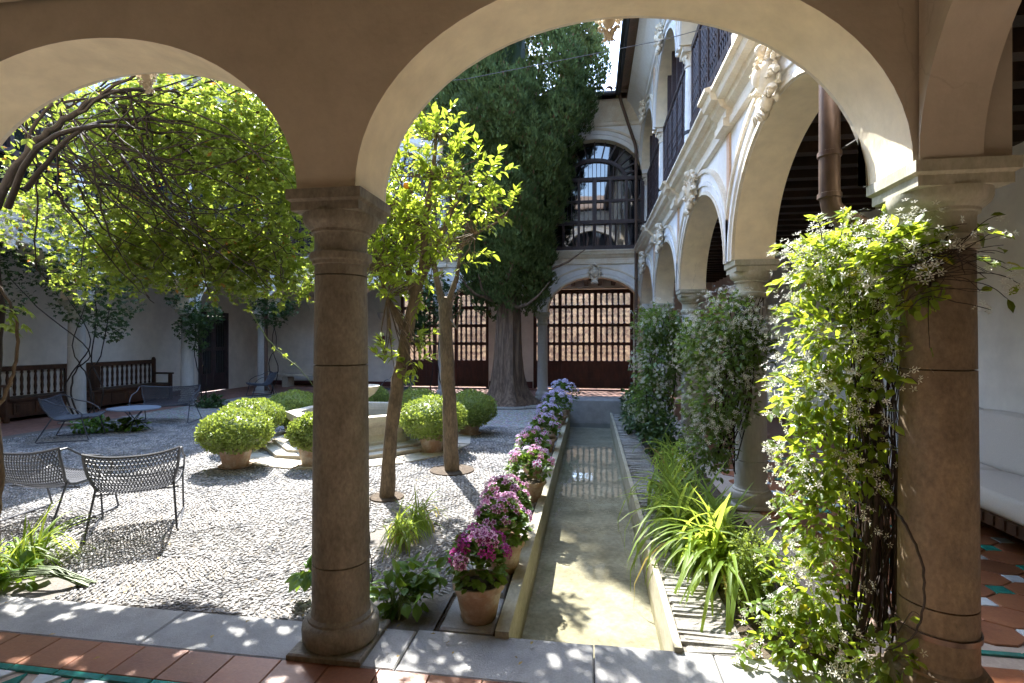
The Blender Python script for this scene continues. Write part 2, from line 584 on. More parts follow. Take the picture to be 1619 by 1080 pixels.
def scatter(root, name, stuff_name, temps, P, R, S, mats, single=0, parent=None):
    """leaves: temps = list of (V, F, mi); the `single` nearest become objects, the rest one part of kind stuff"""
    parent = parent or root
    n = len(P)
    o = np.array(origin_of(parent))
    pick = rng.integers(0, len(temps), n)
    single = min(single, n)
    order = np.argsort(np.linalg.norm(P - CAMP, axis=1) / S * (1 + .25 * rng.random(n)))
    near, far = order[:single], order[single:]
    if single:
        ms = []
        for V, Fc, mi in temps:
            ms.append(np_mesh(name, V, Fc, mats, False, mi))
        for i in near:
            M = Matrix.Translation(Vector(P[i] - o)) @ Matrix((R[i] * S[i]).tolist()).to_4x4()
            put(name, ms[pick[i]], parent, M)
    if len(far):
        VV, FF, MM, k = [], [], [], 0
        for t, (V, Fc, mi) in enumerate(temps):
            ids = far[pick[far] == t]
            if not len(ids): continue
            A = np.einsum('nij,vj->nvi', R[ids] * S[ids][:, None, None], V) + (P[ids] - o)[:, None, :]
            VV.append(A.reshape(-1, 3))
            FF.append((Fc[None] + (np.arange(len(ids)) * len(V))[:, None, None] + k).reshape(-1, Fc.shape[1]))
            MM.append(np.tile(mi, len(ids)))
            k += len(ids) * len(V)
        ob = put(stuff_name, np_mesh(stuff_name, np.concatenate(VV), np.concatenate(FF), mats, False, np.concatenate(MM)), parent)
        ob['kind'] = 'stuff'
        return ob


def leaf_t(w=.4, fold=.10, curl=.12, mi=0):
    """folded, curled leaf of length 1"""
    V = np.array([(0, 0, 0), (-w * .42, .28, fold), (0, .3, 0), (w * .42, .28, fold), (-w * .5, .58, fold * .8 - curl * .3), (0, .62, -curl * .3),
                  (w * .5, .58, fold * .8 - curl * .3), (0, 1.0, -curl)])
    Fc = np.array([(0, 2, 1), (0, 3, 2), (1, 2, 4), (2, 5, 4), (2, 3, 5), (3, 6, 5), (4, 5, 7), (5, 6, 7)])
    return V, Fc, np.full(len(Fc), mi)


def leaf_s(w=.45, fold=.12, mi=0):
    V = np.array([(0, 0, 0), (-w / 2, .5, fold), (w / 2, .5, fold), (0, 1.0, -.08)])
    return V, np.array([(0, 3, 1), (0, 2, 3)]), np.full(2, mi)


def fan_t(k=5, spread=1.25, w=.36, mi=0):
    """palmate leaf of k leaflets"""
    VV, FF, n = [], [], 0
    for i in range(k):
        a = (i - (k - 1) / 2) * spread * 2 / (k - 1)
        l = 1.0 - .22 * abs(i - (k - 1) / 2)
        V, Fc, _ = leaf_t(w, .08, .14)
        V = V * l
        Rz = np.array([[math.cos(a), math.sin(a), 0], [-math.sin(a), math.cos(a), 0], [0, 0, 1]])
        V = V @ Rz.T
        V[:, 2] -= .18 * abs(a) * V[:, 1].clip(0) * .3
        VV.append(V)
        FF.append(Fc + n)
        n += len(V)
    Fc = np.concatenate(FF)
    return np.concatenate(VV), Fc, np.full(len(Fc), mi)


def flower_t(k=5, w=.5, mi=0, cup=.25, inner=None):
    V, Fc, M = [], [], []
    for i in range(k):
        a = 2 * PI * i / k
        c, s_ = math.cos(a), math.sin(a)
        base = len(V)
        for x, y, z in ((0, .08, 0), (-w / 2, .62, cup * .7), (0, 1, cup), (w / 2, .62, cup * .7)):
            V.append((x * c - y * s_, x * s_ + y * c, z))
        Fc += [(base, base + 2, base + 1), (base, base + 3, base + 2)]
        M += [mi, mi]
        if inner is not None:
            base = len(V)
            for x, y, z in ((0, .0, .03), (-w * .27, .38, cup * .45 + .05), (0, .56, cup * .6 + .05), (w * .27, .38, cup * .45 + .05)):
                V.append((x * c - y * s_, x * s_ + y * c, z))
            Fc += [(base, base + 2, base + 1), (base, base + 3, base + 2)]
            M += [inner, inner]
    return np.array(V), np.array(Fc), np.array(M)


def in_blobs(blobs, n, shell=.0):
    """n points inside a union of ellipsoids (cx,cy,cz,rx,ry,rz,weight) and the outward directions there"""
    w = np.array([b[6] for b in blobs], float)
    idx = rng.choice(len(blobs), n, p=w / w.sum())
    B = np.array([b[:6] for b in blobs])[idx]
    d = rvec(n)
    r = (shell + (1 - shell) * rng.random(n)) ** (1 / 3 if shell == 0 else 1.0)
    return B[:, :3] + d * B[:, 3:] * r[:, None], d


print('helpers ready')
# ---------------------------------------------------------------- terrain and court floor
def sheet(mb, x0, x1, y0, y1, z, mi=0):
    return mb.add([(x0, y0, z), (x1, y0, z), (x1, y1, z), (x0, y1, z)], [(0, 1, 2, 3)], mi)


mb = MB()
sheet(mb, -3000, 3000, -3000, 3000, -.6)
tag(mb.build('terrain', EARTH), kind='structure')

court = sheet(MB(), -9.62, -.86, 2.74, 14.2, -.012).build('courtyard_ground', MORTAR)
tag(court, kind='structure')
mb = MB()
sheet(mb, -.86, -.51, 2.74, 14.2, -.03)
tag(mb.build('soil_strip', SOIL), kind='structure')

# cobbles: small stones set on edge in wavy bands
gx, gy = [], []
y = 2.76
row = 0
pts, ang = [], []
while y < 9.4:
    st = .0265 + .0021 * (y - 2.7)
    x = -9.3 + (row % 2) * st * .6
    while x < -.9:
        # outside the view and beds left bare
        if x > -1.42 * y - .6 and not ((x + 3.55) ** 2 + (y - 7.75) ** 2 < 1.35 ** 2) and y < 9.4 + .0 * x:
            pts.append((x + U(-.36, .36) * st, y + U(-.34, .34) * st * .8, st * U(.82, 1.22)))
            w = math.sin(x * 1.3 + math.sin(y * 1.1) * 1.2) + math.sin(y * 2.1 - x * .6)
            ang.append((.62 if math.sin(w * 2.2) > 0 else -.62) + .5 * math.sin(x * .9 + y * .7) + U(-.22, .22))
        x += st * 1.22
    y += st * .80
    row += 1
TREE_PITS = [(-2.05, 5.04, .2), (-1.68, 6.2, .30), (-1.5, 4.05, .3), (-1.12, 2.85, .36), (-3.6, 2.8, .3)]
keep = [i for i, p in enumerate(pts) if all((p[0] - a) ** 2 + (p[1] - b) ** 2 > r * r for a, b, r in TREE_PITS)]
pts = np.array([pts[i] for i in keep])
ang = np.array([ang[i] for i in keep])
n = len(pts)


def pebble_t(n=6):
    V = []
    for r, z in ((1.0, -.5), (.86, .35)):
        for j in range(n):
            t = 2 * PI * j / n + (.2 if z > 0 else 0)
            V.append((r * math.cos(t) * U(.85, 1.1), r * math.sin(t) * U(.85, 1.1), z))
    V.append((U(-.1, .1), U(-.1, .1), .62))
    Q = []
    for j in range(n):
        k = (j + 1) % n
        Q += [(j, k, n + k), (j, n + k, n + j), (n + j, n + k, 2 * n)]
    return np.array(V), np.array(Q), np.zeros(len(Q), int)


peb = [pebble_t() for _ in range(4)]
R0 = np.zeros((n, 3, 3))
L = .70 * (1 + .25 * rng.normal(size=n).clip(-1.5, 1.5))
Wd = .33 * (1 + .2 * rng.normal(size=n).clip(-1.5, 1.5))
tx, ty = rng.normal(size=n) * .16, rng.normal(size=n) * .16
R0[:, 0, 0] = np.cos(ang) * L
R0[:, 1, 0] = np.sin(ang) * L
R0[:, 2, 0] = tx * L
R0[:, 0, 1] = -np.sin(ang) * Wd
R0[:, 1, 1] = np.cos(ang) * Wd
R0[:, 2, 1] = ty * Wd
R0[:, 2, 2] = .42 + .12 * rng.random(n)
P0 = np.stack([pts[:, 0], pts[:, 1], np.full(n, -.012) + rng.random(n) * .004], axis=1)
print('cobbles', n)
for me_s in [0]:
    scatter(court, 'cobble', 'cobbles', peb, P0, R0, pts[:, 2], PEBBLE, single=300)
# farther paving carried by one relief sheet
PAVEFAR, nt, out = new_mat('distant_cobble_paving')
b = N(nt, 'ShaderNodeBsdfPrincipled')
b.inputs['Roughness'].default_value = .7
vo = N(nt, 'ShaderNodeTexVoronoi')
vo.inputs['Scale'].default_value = 22
nt.links.new(wpos(nt, (1, 1.3, 1)), vo.inputs['Vector'])
c = mixcol(nt, ramp(nt, vo.outputs['Distance'], .25, .55), (.52, .50, .46), (.26, .25, .23))
nt.links.new(mixcol(nt, .35, c, vo.outputs['Color'], 'SOFT_LIGHT'), b.inputs['Base Color'])
bn = N(nt, 'ShaderNodeBump')
bn.inputs['Distance'].default_value = .02
bn.invert = True
nt.links.new(vo.outputs['Distance'], bn.inputs['Height'])
nt.links.new(bn.outputs[0], b.inputs['Normal'])
nt.links.new(b.outputs[0], out.inputs['Surface'])
mb = MB()
sheet(mb, -9.62, -.86, 9.38, 14.2, -.004)
tag(mb.build('distant_paving', PAVEFAR), kind='structure')

# stones under the flower pots
y = 2.78
while y < 11.2:
    l = U(.35, .7)
    mb = MB()
    mb.cbox((-.85 + U(-.02, .03), y + .012, -.04), (-.53, y + l - .012, U(-.012, .006)), .012, jit=.006)
    mb.build('stone', SLABST, court)
    y += l

# channel
chan = thing_struct = MB()
chan.box((-.505, 2.74, -.5), (-.43, 11.3, .035))
cw = tag(chan.build('channel_wall', CHANWALL), kind='structure')
mb = MB()
mb.box((.425, 2.74, -.5), (.465, 11.3, .03))
tag(mb.build('channel_wall', CHANWALL), kind='structure')
mb = MB()
mb.box((-.43, 2.6, -.6), (.425, 11.3, -.30))
tag(mb.build('channel_bed', CHANBED), kind='structure')
mb = MB()
sheet(mb, -.43, .425, 2.70, 11.3, -.205)
tag(mb.build('water', WATER), kind='structure')
mb = MB()
mb.cbox((-.62, 11.3, -.6), (.72, 12.0, .30), .02)
blk = tag(mb.build('stone_trough_block', SLABST), 'low grey stone block closing the far end of the water channel', 'stone block')

coping = MB().box((.468, 2.76, -.5), (.80, 11.3, -.001)).build('channel_coping', MORTAR)
tag(coping, kind='structure')
bm_ = []
for k in range(4):
    q = MB()
    q.cbox((-.14, -.0217, -.06), (.14, .0217, 0), .007, jit=.007)
    bm_.append(q.mesh('brick', BRICKST))
y = 2.79
while y < 11.25:
    put('brick', random.choice(bm_), coping, Matrix.Translation((.612 + U(-.02, .03), y, .010 + U(-.007, .005))) @ Matrix.Rotation(U(-.04, .04), 4, 'Z'))
    y += .047
mb = MB()
nx, ny = 10, 90
V = [(.80 + (1.36 - .80) * i / nx, 2.74 + 11.4 * j / ny, -.03 + U(-.02, .03)) for j in range(ny + 1) for i in range(nx + 1)]
mb.add(V, [(j * (nx + 1) + i, j * (nx + 1) + i + 1, (j + 1) * (nx + 1) + i + 1, (j + 1) * (nx + 1) + i) for j in range(ny) for i in range(nx)], 0, True)
tag(mb.build('planting_bed', SOIL), kind='structure')

# sill of long grey slabs under the near arcade
kerb = MB().box((-9.9, 2.40, -.35), (1.72, 2.735, -.06)).build('threshold_bed', MORTAR)
tag(kerb, kind='structure')
xs = [-9.9, -8.5, -7.2, -5.9, -4.75, -3.5, -2.35, -1.50, -.94, .02, .62, 1.72]
for i in range(len(xs) - 1):
    mb = MB()
    mb.cbox((xs[i] + .003, 2.397, -.08), (xs[i + 1] - .003, 2.74 + (.02 if i > 7 else 0), U(-.002, .002)), .008)
    mb.build('slab', SLABST, kerb)


# ---------------------------------------------------------------- gallery floors
gf = MB()
sheet(gf, -10.2, 3.8, -.8, 2.396, -.012)
sheet(gf, 1.36, 3.8, 2.74, 17.0, -.012)
gfloor = tag(gf.build('gallery_floor', GROUT), kind='structure')


def plate(poly, name, mat, t=.012, b=.004):
    """thin tile from a polygon round (0,0), chamfered, top at z=0"""
    k = len(poly)
    q = MB()
    V = [(x, y, -t) for x, y in poly] + [(x, y, -b) for x, y in poly]
    for x, y in poly:
        l = math.hypot(x, y)
        V.append((x * (1 - b / l), y * (1 - b / l), 0))
    Q = [tuple(range(2 * k, 3 * k))]
    for i in range(k):
        j = (i + 1) % k
        Q += [(i, j, k + j, k + i), (k + i, k + j, 2 * k + j, 2 * k + i)]
    q.add(V, Q)
    return q.mesh(name, mat)


def rect(w, h):
    return [(-w / 2, -h / 2), (w / 2, -h / 2), (w / 2, h / 2), (-w / 2, h / 2)]


big = plate(rect(.252, .226), 'tile', TERRA)
strip = plate(rect(.25, .036), 'teal_strip_tile', TEAL)
tri = plate([(-.06, -.06), (.06, -.06), (0, .06)], 'tile', WGLAZE)
trit = plate([(-.06, -.06), (.06, -.06), (0, .06)], 'tile', TEAL)
sq = plate(rect(.246, .246), 'tile', TERRA)


def lay(mesh, x, y, rz=0.0, dz=.0018):
    put(mesh.name.split('.')[0], mesh, gfloor, Matrix.Translation((x, y, U(-dz, dz * .3))) @ Matrix.Rotation(rz + U(-.004, .004), 4, 'Z'))


x = -3.7
while x < 3.7:
    lay(big, x, 2.28)
    lay(strip, x, 2.145)
    if x > 1.5:
        lay(big, x, 2.51) if x > 1.85 else None
        lay(big, x, 2.74) if x > 1.85 else None
    x += .256
x = -3.7
while x < 0.2:
    lay(tri if int(round((x + 3.7) / .128)) % 2 else trit, x, 2.06, PI if int(round((x + 3.7) / .128)) % 2 else 0)
    x += .128
x = -3.7
while x < 1.3:
    lay(sq, x, 1.86)
    lay(sq, x + .05, 1.605)
    x += .252
# right-hand gallery: long hexagons round small glazed insets
x = 1.8
while x < 3.7:
    lay(strip, x, 2.99)
    x += .254
Pp, q_, s_ = .44, .185, .055
octp = [(-Pp / 2 + s_ + .004, -s_), (-s_, -q_ + s_ + .004), (s_, -q_ + s_ + .004), (Pp / 2 - s_ - .004, -s_), (Pp / 2 - s_ - .004, s_), (s_, q_ - s_ - .004), (-s_, q_ - s_ - .004), (-Pp / 2 + s_ + .004, s_)]
octp = [(x * .985, y * .975) for x, y in octp]
octm = plate(octp, 'tile', TERRA)
ins_t = plate(rect(2 * s_ - .006, 2 * s_ - .006), 'inset_tile', TEAL)
ins_w = plate(rect(2 * s_ - .006, 2 * s_ - .006), 'inset_tile', WGLAZE)
j = 0
y = 3.2
while y < 9.0:
    x = 1.72 + (Pp / 2 if j % 2 else 0)
    i = 0
    while x < 3.75:
        lay(octm, x, y)
        if x + Pp / 2 < 3.72:
            lay(ins_t if j % 2 else ins_w, x + Pp / 2, y)
        x += Pp
        i += 1
    y += q_
    j += 1
mb = MB()
sheet(mb, 1.72, 3.8, 9.1, 17.0, -.003)
tag(mb.build('distant_gallery_floor', TERRA), kind='structure')

# brick floors of the far and left galleries
for (x0, x1, y0, y1) in ((-11.7, 1.70, 14.2, 17.1), (-11.7, -9.6, 2.4, 14.2)):
    mb = MB()
    mb.box((x0, y0, -.3), (x1, y1, -.014))
    g_ = tag(mb.build('gallery_floor', GROUT), kind='structure')
    q = plate(rect(.30, .145), 'brick', PINKFLOOR)
    if y0 > 10:
        cells = [(x0 + .155 + i * .305 + (j % 2) * .15, y0 + .08 + j * .15) for j in range(14) for i in range(40)]
        cells = [c for c in cells if -2.9 < c[0] < 1.5 or (-4.2 < c[0] < -2.9 and c[1] > 14.8)]
        cells = cells[:290]
    else:
        cells = []
    for (x, y) in cells:
        put('brick', q, g_, Matrix.Translation((x, y, U(-.003, .001))))
    mb = MB()
    sheet(mb, x0, x1, y0, y1, -.008)
    tag(mb.build('brick_paving', PINKFLOOR), kind='structure')

# ---------------------------------------------------------------- the four arcaded wings
T = .36
SIDES = {
    'near': lambda u, v, z: (u, 2.78 + v, z),
    'right': lambda u, v, z: (1.35 - v, u, z),
    'far': lambda u, v, z: (u, 14.18 - v, z),
    'left': lambda u, v, z: (-9.6 + v, u, z),
}
BUMP = 36


def arch_z(u, ops):
    for uc, a, b, zs in ops:
        if abs(u - uc) < a:
            return zs + b * math.sqrt(max(0.0, 1 - ((u - uc) / a) ** 2))
    return ops[0][3]


def arcade(M, u0, u1, ops, ztop, t=T, v0=0.0):
    """wall above arches: material 0 court face, 1 soffit, 2 inner face"""
    us = {round(u0, 4), round(u1, 4)}
    for uc, a, b, zs in ops:
        for i in range(BUMP + 1):
            us.add(round(uc - a * math.cos(PI * i / BUMP), 4))
    us = sorted(u for u in us if u0 - 1e-6 <= u <= u1 + 1e-6)
    zb = [arch_z(u, ops) for u in us]
    k = len(us)
    q = MB()
    for v, mi in ((v0, 0), (v0 - t, 2)):
        V = [M(u, v, z) for u, z in zip(us, zb)] + [M(u, v, ztop) for u in us]
        q.add(V, [(i, i + 1, k + i + 1, k + i) for i in range(k - 1)], mi)
    V = [M(u, v0, z) for u, z in zip(us, zb)] + [M(u, v0 - t, z) for u, z in zip(us, zb)]
    q.add(V, [(i, i + 1, k + i + 1, k + i) for i in range(k - 1)], 1, True)
    q.add([M(u0, v0, ztop), M(u1, v0, ztop), M(u1, v0 - t, ztop), M(u0, v0 - t, ztop)], [(0, 1, 2, 3)], 0)
    for u in (u0, u1):
        z = arch_z(u, ops)
        q.add([M(u, v0, z), M(u, v0 - t, z), M(u, v0 - t, ztop), M(u, v0, ztop)], [(0, 1, 2, 3)], 0)
    return q


def arch_band(q, M, op, o1, o2, p, half, mi=0, n=28, lim=(-99, 99)):
    uc, a, b, zs = op
    V = []
    for i in range(n + 1):
        th = PI * i / n
        for o in (o1, o2):
            u = -math.cos(th) * (a + o)
            u = max(-half, min(half, u))
            u = max(lim[0] - uc, min(lim[1] - uc, u))
            z = zs + .005 + math.sin(th) * (b + o)
            for v in (.0, p):
                V.append(M(uc + u, v, z))
    Q = []
    for i in range(n):
        A, B = 4 * i, 4 * (i + 1)
        Q += [(A + 1, B + 1, B + 3, A + 3), (A, B, B + 1, A + 1), (A + 2, A + 3, B + 3, B + 2)]
    Q += [(0, 1, 3, 2), (4 * n, 4 * n + 2, 4 * n + 3, 4 * n + 1)]
    q.add(V, Q, mi)


def course(q, M, u0, u1, prof, mi=0):
    """a moulding profile [(v,z)...] run along the wall"""
    V = [M(u, v, z) for u in (u0, u1) for v, z in prof]
    k = len(prof)
    Q = [(i, i + 1, k + i + 1, k + i) for i in range(k - 1)] + [tuple(range(k)), tuple(range(2 * k - 1, k - 1, -1))]
    q.add(V, Q, mi)


STRING = [(0.002, 3.62), (.05, 3.63), (.05, 3.70), (.025, 3.71), (.025, 3.78), (.08, 3.82), (.10, 3.87), (.16, 3.88), (.18, 3.94), (.22, 3.955), (.22, 3.985), (.05, 4.02), (.002, 4.02)]


def string_course(M, u0, u1, cols):
    q = MB()
    course(q, M, u0, u1, STRING)
    for c in cols:
        course(q, M, c - .17, c + .17, [(v + .055 if v > .01 else .003, z + (.004 if z > 3.9 else -.004)) for v, z in STRING])
    return q


def ornament_mesh(name, mats, seed=1):
    """carved keystone: shield, scrolls and a leaf drop; depth along +Y, centre at origin"""
    random.seed(seed)
    q = MB()
    q.ball((0, .05, 0), (.075, .055, .10), 12, 9)
    q.ball((0, .085, .01), (.045, .04, .06), 10, 7)
    for sx in (-1, 1):
        for (x, z, r) in ((.09, .08, .042), (.10, -.02, .036), (.075, -.10, .034), (.05, .14, .036)):
            pts = []
            for i in range(11):
                t = i / 10 * 4.6
                rr = r * (1 - i / 13)
                pts.append((sx * (x + rr * math.cos(t)), .045 + .004 * i, z + rr * math.sin(t)))
            q.tube(pts, [.017 * (1 - i / 22) for i in range(11)], 6)
        q.ball((sx * .03, .06, -.14), (.03, .035, .05), 8, 6, jit=.12)
    q.ball((0, .07, .155), (.035, .04, .035), 8, 6, jit=.1)
    q.ball((0, .07, -.17), (.025, .04, .055), 8, 6, jit=.1)
    for i in range(5):
        a = -.9 + .45 * i
        q.tube([(0, .07, -.15), (math.sin(a) * .06, .10, -.19), (math.sin(a) * .10, .085, -.225)], [.016, .013, .004], 5)
    for i in range(46):
        a = 2 * PI * i / 46 * 1.0
        rr = U(.85, 1.15)
        q.ball((math.cos(a) * .105 * rr, U(.02, .07), math.sin(a) * .15 * rr), (U(.009, .02), U(.012, .022), U(.01, .024)), 6, 5, jit=.15)
    for i in range(18):
        q.ball((U(-.05, .05), U(.09, .12), U(-.09, .10)), (U(.008, .014),) * 3, 6, 5, jit=.1)
    random.seed(11)
    return q.mesh(name, mats, 60)


ORN = ornament_mesh('keystone_carving', YSTONE)
CARV_ROT = {'near': 0.0, 'right': PI / 2, 'far': PI, 'left': -PI / 2}

COLS = {
    'near': [1.54, -1.305, -4.13, -6.95, -9.77],
    'right': [2.59, 5.32, 8.25, 11.30, 14.36],
    'far': [1.54, -1.305, -4.15, -7.0, -9.77],
    'left': [2.59, 5.85, 8.63, 11.41, 14.36],
}
ZS = 2.35


def ops_of(side, rise, zs=ZS, pier=.155):
    c = sorted(COLS[side])
    return [((c[i] + c[i + 1]) / 2, (c[i + 1] - c[i]) / 2 - pier, rise[i] if isinstance(rise, list) else rise, zs) for i in range(len(c) - 1)]


OPS = {
    'near': [(-8.36, 1.25, .9, ZS), (-5.54, 1.25, .9, ZS), (-2.71, 1.25, .87, ZS), (.10, 1.25, .95, ZS)],
    'right': ops_of('right', 1.0),
    'far': ops_of('far', .93),
    'left': ops_of('left', .93),
}
EXT = {'near': (-9.94, 1.72), 'right': (2.783, 14.177), 'far': (-9.94, 1.72), 'left': (2.783, 14.177)}
WLABEL = {
    'near': 'near gallery wing with wide plastered arches framing the courtyard view',
    'right': 'sunlit right wing with white arches, ochre mouldings and dark upper screens',
    'far': 'far shaded wing with an arched upper window above timber gates',
    'left': 'left wing in deep shade behind the climbers and long bench',
}
WING = {}
LIM = {'near': (-9.595, 1.345), 'far': (-9.595, 1.345), 'right': (2.786, 14.174), 'left': (2.786, 14.174)}
for side in ('near', 'right', 'far', 'left'):
    M = SIDES[side]
    u0, u1 = EXT[side]
    cols = COLS[side]
    w = thing('arcade_wing', M((u0 + u1) / 2, -.2, 0), WLABEL[side], 'building', 'arcaded wings round the courtyard')
    WING[side] = w
    face = PLASTER if side == 'near' else WHITE
    low = arcade(M, u0, u1, OPS[side], 4.0)
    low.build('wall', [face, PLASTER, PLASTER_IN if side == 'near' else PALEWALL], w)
    up_ops = [(a, b - .02, .98, 6.02) for a, b, c, d in OPS[side]]
    arcade(M, u0, u1, up_ops, 8.0).build('upper_wall', [WHITE, PLASTER, PALEWALL], w)
    # arch mouldings
    lim = LIM[side]
    half = [min(abs(op[0] - c) for c in cols) - .004 for op in OPS[side]]
    for op, h in zip(OPS[side], half):
        if side == 'left' and op[0] < 4: continue
        q = MB()
        arch_band(q, M, op, .0, .035, .028, h, 0, lim=lim)
        arch_band(q, M, op, .037, .10, .016, h, 1, lim=lim)
        arch_band(q, M, op, .102, .15, .035, h, 1, lim=lim)
        arch_band(q, M, op, .152, .245, .018, h, 1, lim=lim)
        arch_band(q, M, op, .247, .29, .042, h, 0, lim=lim)
        q.build('arch_moulding', [YSTONE, WHITE], w)
    for op, h in zip(up_ops, half):
        q = MB()
        arch_band(q, M, op, .0, .05, .028, h, 1, lim=lim)
        arch_band(q, M, op, .12, .17, .045, h, 1, lim=lim)
        arch_band(q, M, op, .24, .29, .05, h, 0, lim=lim)
        q.build('arch_moulding', [YSTONE, WHITE], w)
    for ops_, zz in ((OPS[side], (.02 if side == 'near' else .12)), (up_ops, .10)):
        for op in ops_:
            if side == 'far' and ops_ is up_ops: continue
            o = Vector(M(op[0], .03, op[3] + op[2] + zz)) - ORIGIN[w.name]
            s = .5 if side == 'near' else 1.35
            put('keystone_carving', ORN, w, Matrix.Translation(o) @ Matrix.Rotation(CARV_ROT[side], 4, 'Z') @ Matrix.Scale(s, 4))
    string_course(M, u0, u1, cols if side != 'near' else []).build('string_course', YSTONE, w)
    # pilaster strips over the columns
    for c in cols:
        if u0 + .2 < c < u1 - .2:
            q = MB()
            course(q, M, c - .045, c + .045, [(.002, 2.75), (.022, 2.75), (.022, 3.60), (.002, 3.60)], 0)
            q.build('pilaster_strip', PEACH, w)
            q = MB()
            course(q, M, c - .06, c + .06, [(.002, 6.55), (.022, 6.55), (.022, 7.35), (.002, 7.35)], 0)
            q.build('pilaster_strip', PEACH, w)
    # cornice, coving and eaves
    q = MB()
    course(q, M, u0, u1, [(.002, 7.32), (.05, 7.34), (.05, 7.42), (.09, 7.45), (.16, 7.56), (.27, 7.72), (.40, 7.82), (.40, 7.88), (.002, 7.9)])
    q.build('cornice', YSTONE if side == 'far' else WHITE, w)
    q = MB()
    course(q, M, u0 - .3, u1 + .3, [(.62, 7.93), (.62, 8.0), (-3.2, 9.6), (-3.2, 9.5), (.1, 8.01), (.1, 7.93)], 0)
    rf = q.build('roof', TILE_ROOF, w)
    q = MB()
    k = 0
    u = u0 + (.3 if side in ('near', 'far') else .1)
    tl = MB()
    V, Q = [], []
    for i, vv in enumerate((0, 1)):
        for jn in range(9):
            t = PI * jn / 8
            for r in (.10, .082):
                V.append((r * math.cos(t) * (1 - .12 * vv), -.75 * vv, r * math.sin(t) * (1 - .12 * vv) + .31 * vv))
    for jn in range(8):
        a_, b_ = 2 * jn, 2 * (jn + 1)
        Q += [(a_, b_, 18 + b_, 18 + a_), (a_ + 1, 18 + a_ + 1, 18 + b_ + 1, b_ + 1), (a_, a_ + 1, b_ + 1, b_)]
    tl.add(V, Q, 0, True)
    tmesh = tl.mesh('roof_tile', TILE_ROOF)
    while u < u1 - .1:
        if side in ('far', 'right'):
            o = Vector(M(u, .68, 8.0)) - ORIGIN[w.name]
            put('roof_tile', tmesh, rf, Matrix.Translation(o) @ Matrix.Rotation(CARV_ROT[side], 4, 'Z'))
        u += .225
    # upper floor and the rooms behind
    q = MB()
    z0 = 3.56
    a, b_ = Vector(M(u0, -T - .01, z0)), Vector(M(u1, -3.0, 3.95))
    q.box((min(a.x, b_.x), min(a.y, b_.y), z0), (max(a.x, b_.x), max(a.y, b_.y), 3.95))
    q.build('upper_floor', PALEWALL, w)

# corner floors/roof closing the square so that no daylight falls through
for (x0, x1, y0, y1) in ((1.36, 3.85, -.85, 2.41), (1.36, 3.85, 14.53, 17.1), (-12.0, -9.93, -.85, 2.41), (-12.0, -9.93, 14.53, 17.1)):
    mb = MB()
    mb.box((x0, y0, 3.561), (x1, y1, 3.95))
    mb.build('corner_floor', PALEWALL, WING['right'] if x0 > 0 else WING['left'])

# back walls of the galleries
q = MB()
q.box((-12.0, -.85, -.3), (3.95, -.6, 3.56))
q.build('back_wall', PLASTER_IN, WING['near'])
q = MB()
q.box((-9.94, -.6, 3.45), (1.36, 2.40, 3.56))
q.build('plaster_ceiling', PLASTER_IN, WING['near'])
q = MB()
q.box((3.75, -.6, -.3), (3.95, 17.1, 3.56))
q.build('back_wall', PALEWALL, WING['right'])
q = MB()
q.box((-11.8, -.6, -.3), (-11.6, 13.95, 3.56))
q.box((-11.8, 15.25, -.3), (-11.6, 17.1, 3.56))
q.box((-11.8, 13.95, 2.45), (-11.6, 15.25, 3.56))
q.build('back_wall', PALEWALL, WING['left'])
q = MB()
YB = 16.9
for x0, x1 in ((-11.6, -6.38), (-3.33, -1.84), (1.36, 3.75)):
    q.box((x0, YB, -.3), (x1, YB + .22, 3.56))
for x0, x1 in ((-6.38, -3.33), (-1.84, 1.36)):
    q.box((x0, YB, 3.24), (x1, YB + .22, 3.56))
q.build('back_wall', PALEWALL, WING['far'])
# skirtings
for (lo, hi, ww) in (((3.735, 3.1, 0), (3.75, 16.9, .14), 'right'), ((-11.6, 2.4, 0), (-11.585, 13.95, .14), 'left'), ((-11.58, 16.885, 0), (-6.40, 16.9, .16), 'far'), ((-3.31, 16.885, 0), (-1.86, 16.9, .22), 'far')):
    MB().box(lo, hi).build('skirting', DARKTRIM, WING[ww])

# cross arches in the corners
for nm, M2, ua, ub, op, ww in (
        ('cross_arch', lambda u, v, z: (1.36 - v, u, z), -.6, 2.398, (1.10, 1.298, 1.0, ZS), 'near'),
        ('cross_arch', lambda u, v, z: (1.36 - v, u, z), 14.545, 16.9, (15.72, 1.17, .93, ZS), 'far'),
        ('cross_arch', lambda u, v, z: (-9.66 - v, u, z), 14.545, 16.9, (15.72, 1.17, .93, ZS), 'left')):
    arcade(M2, ua, ub, [op], 3.555, t=.24).build(nm, [PLASTER_IN if ww == 'near' else PALEWALL, PLASTER_IN if ww == 'near' else PALEWALL, PLASTER_IN if ww == 'near' else PALEWALL], WING[ww])
    if ww == 'near':
        MB().box((1.362, -.6, 0), (1.598, -.2, 2.349)).build('pier', PLASTER_IN, WING[ww])

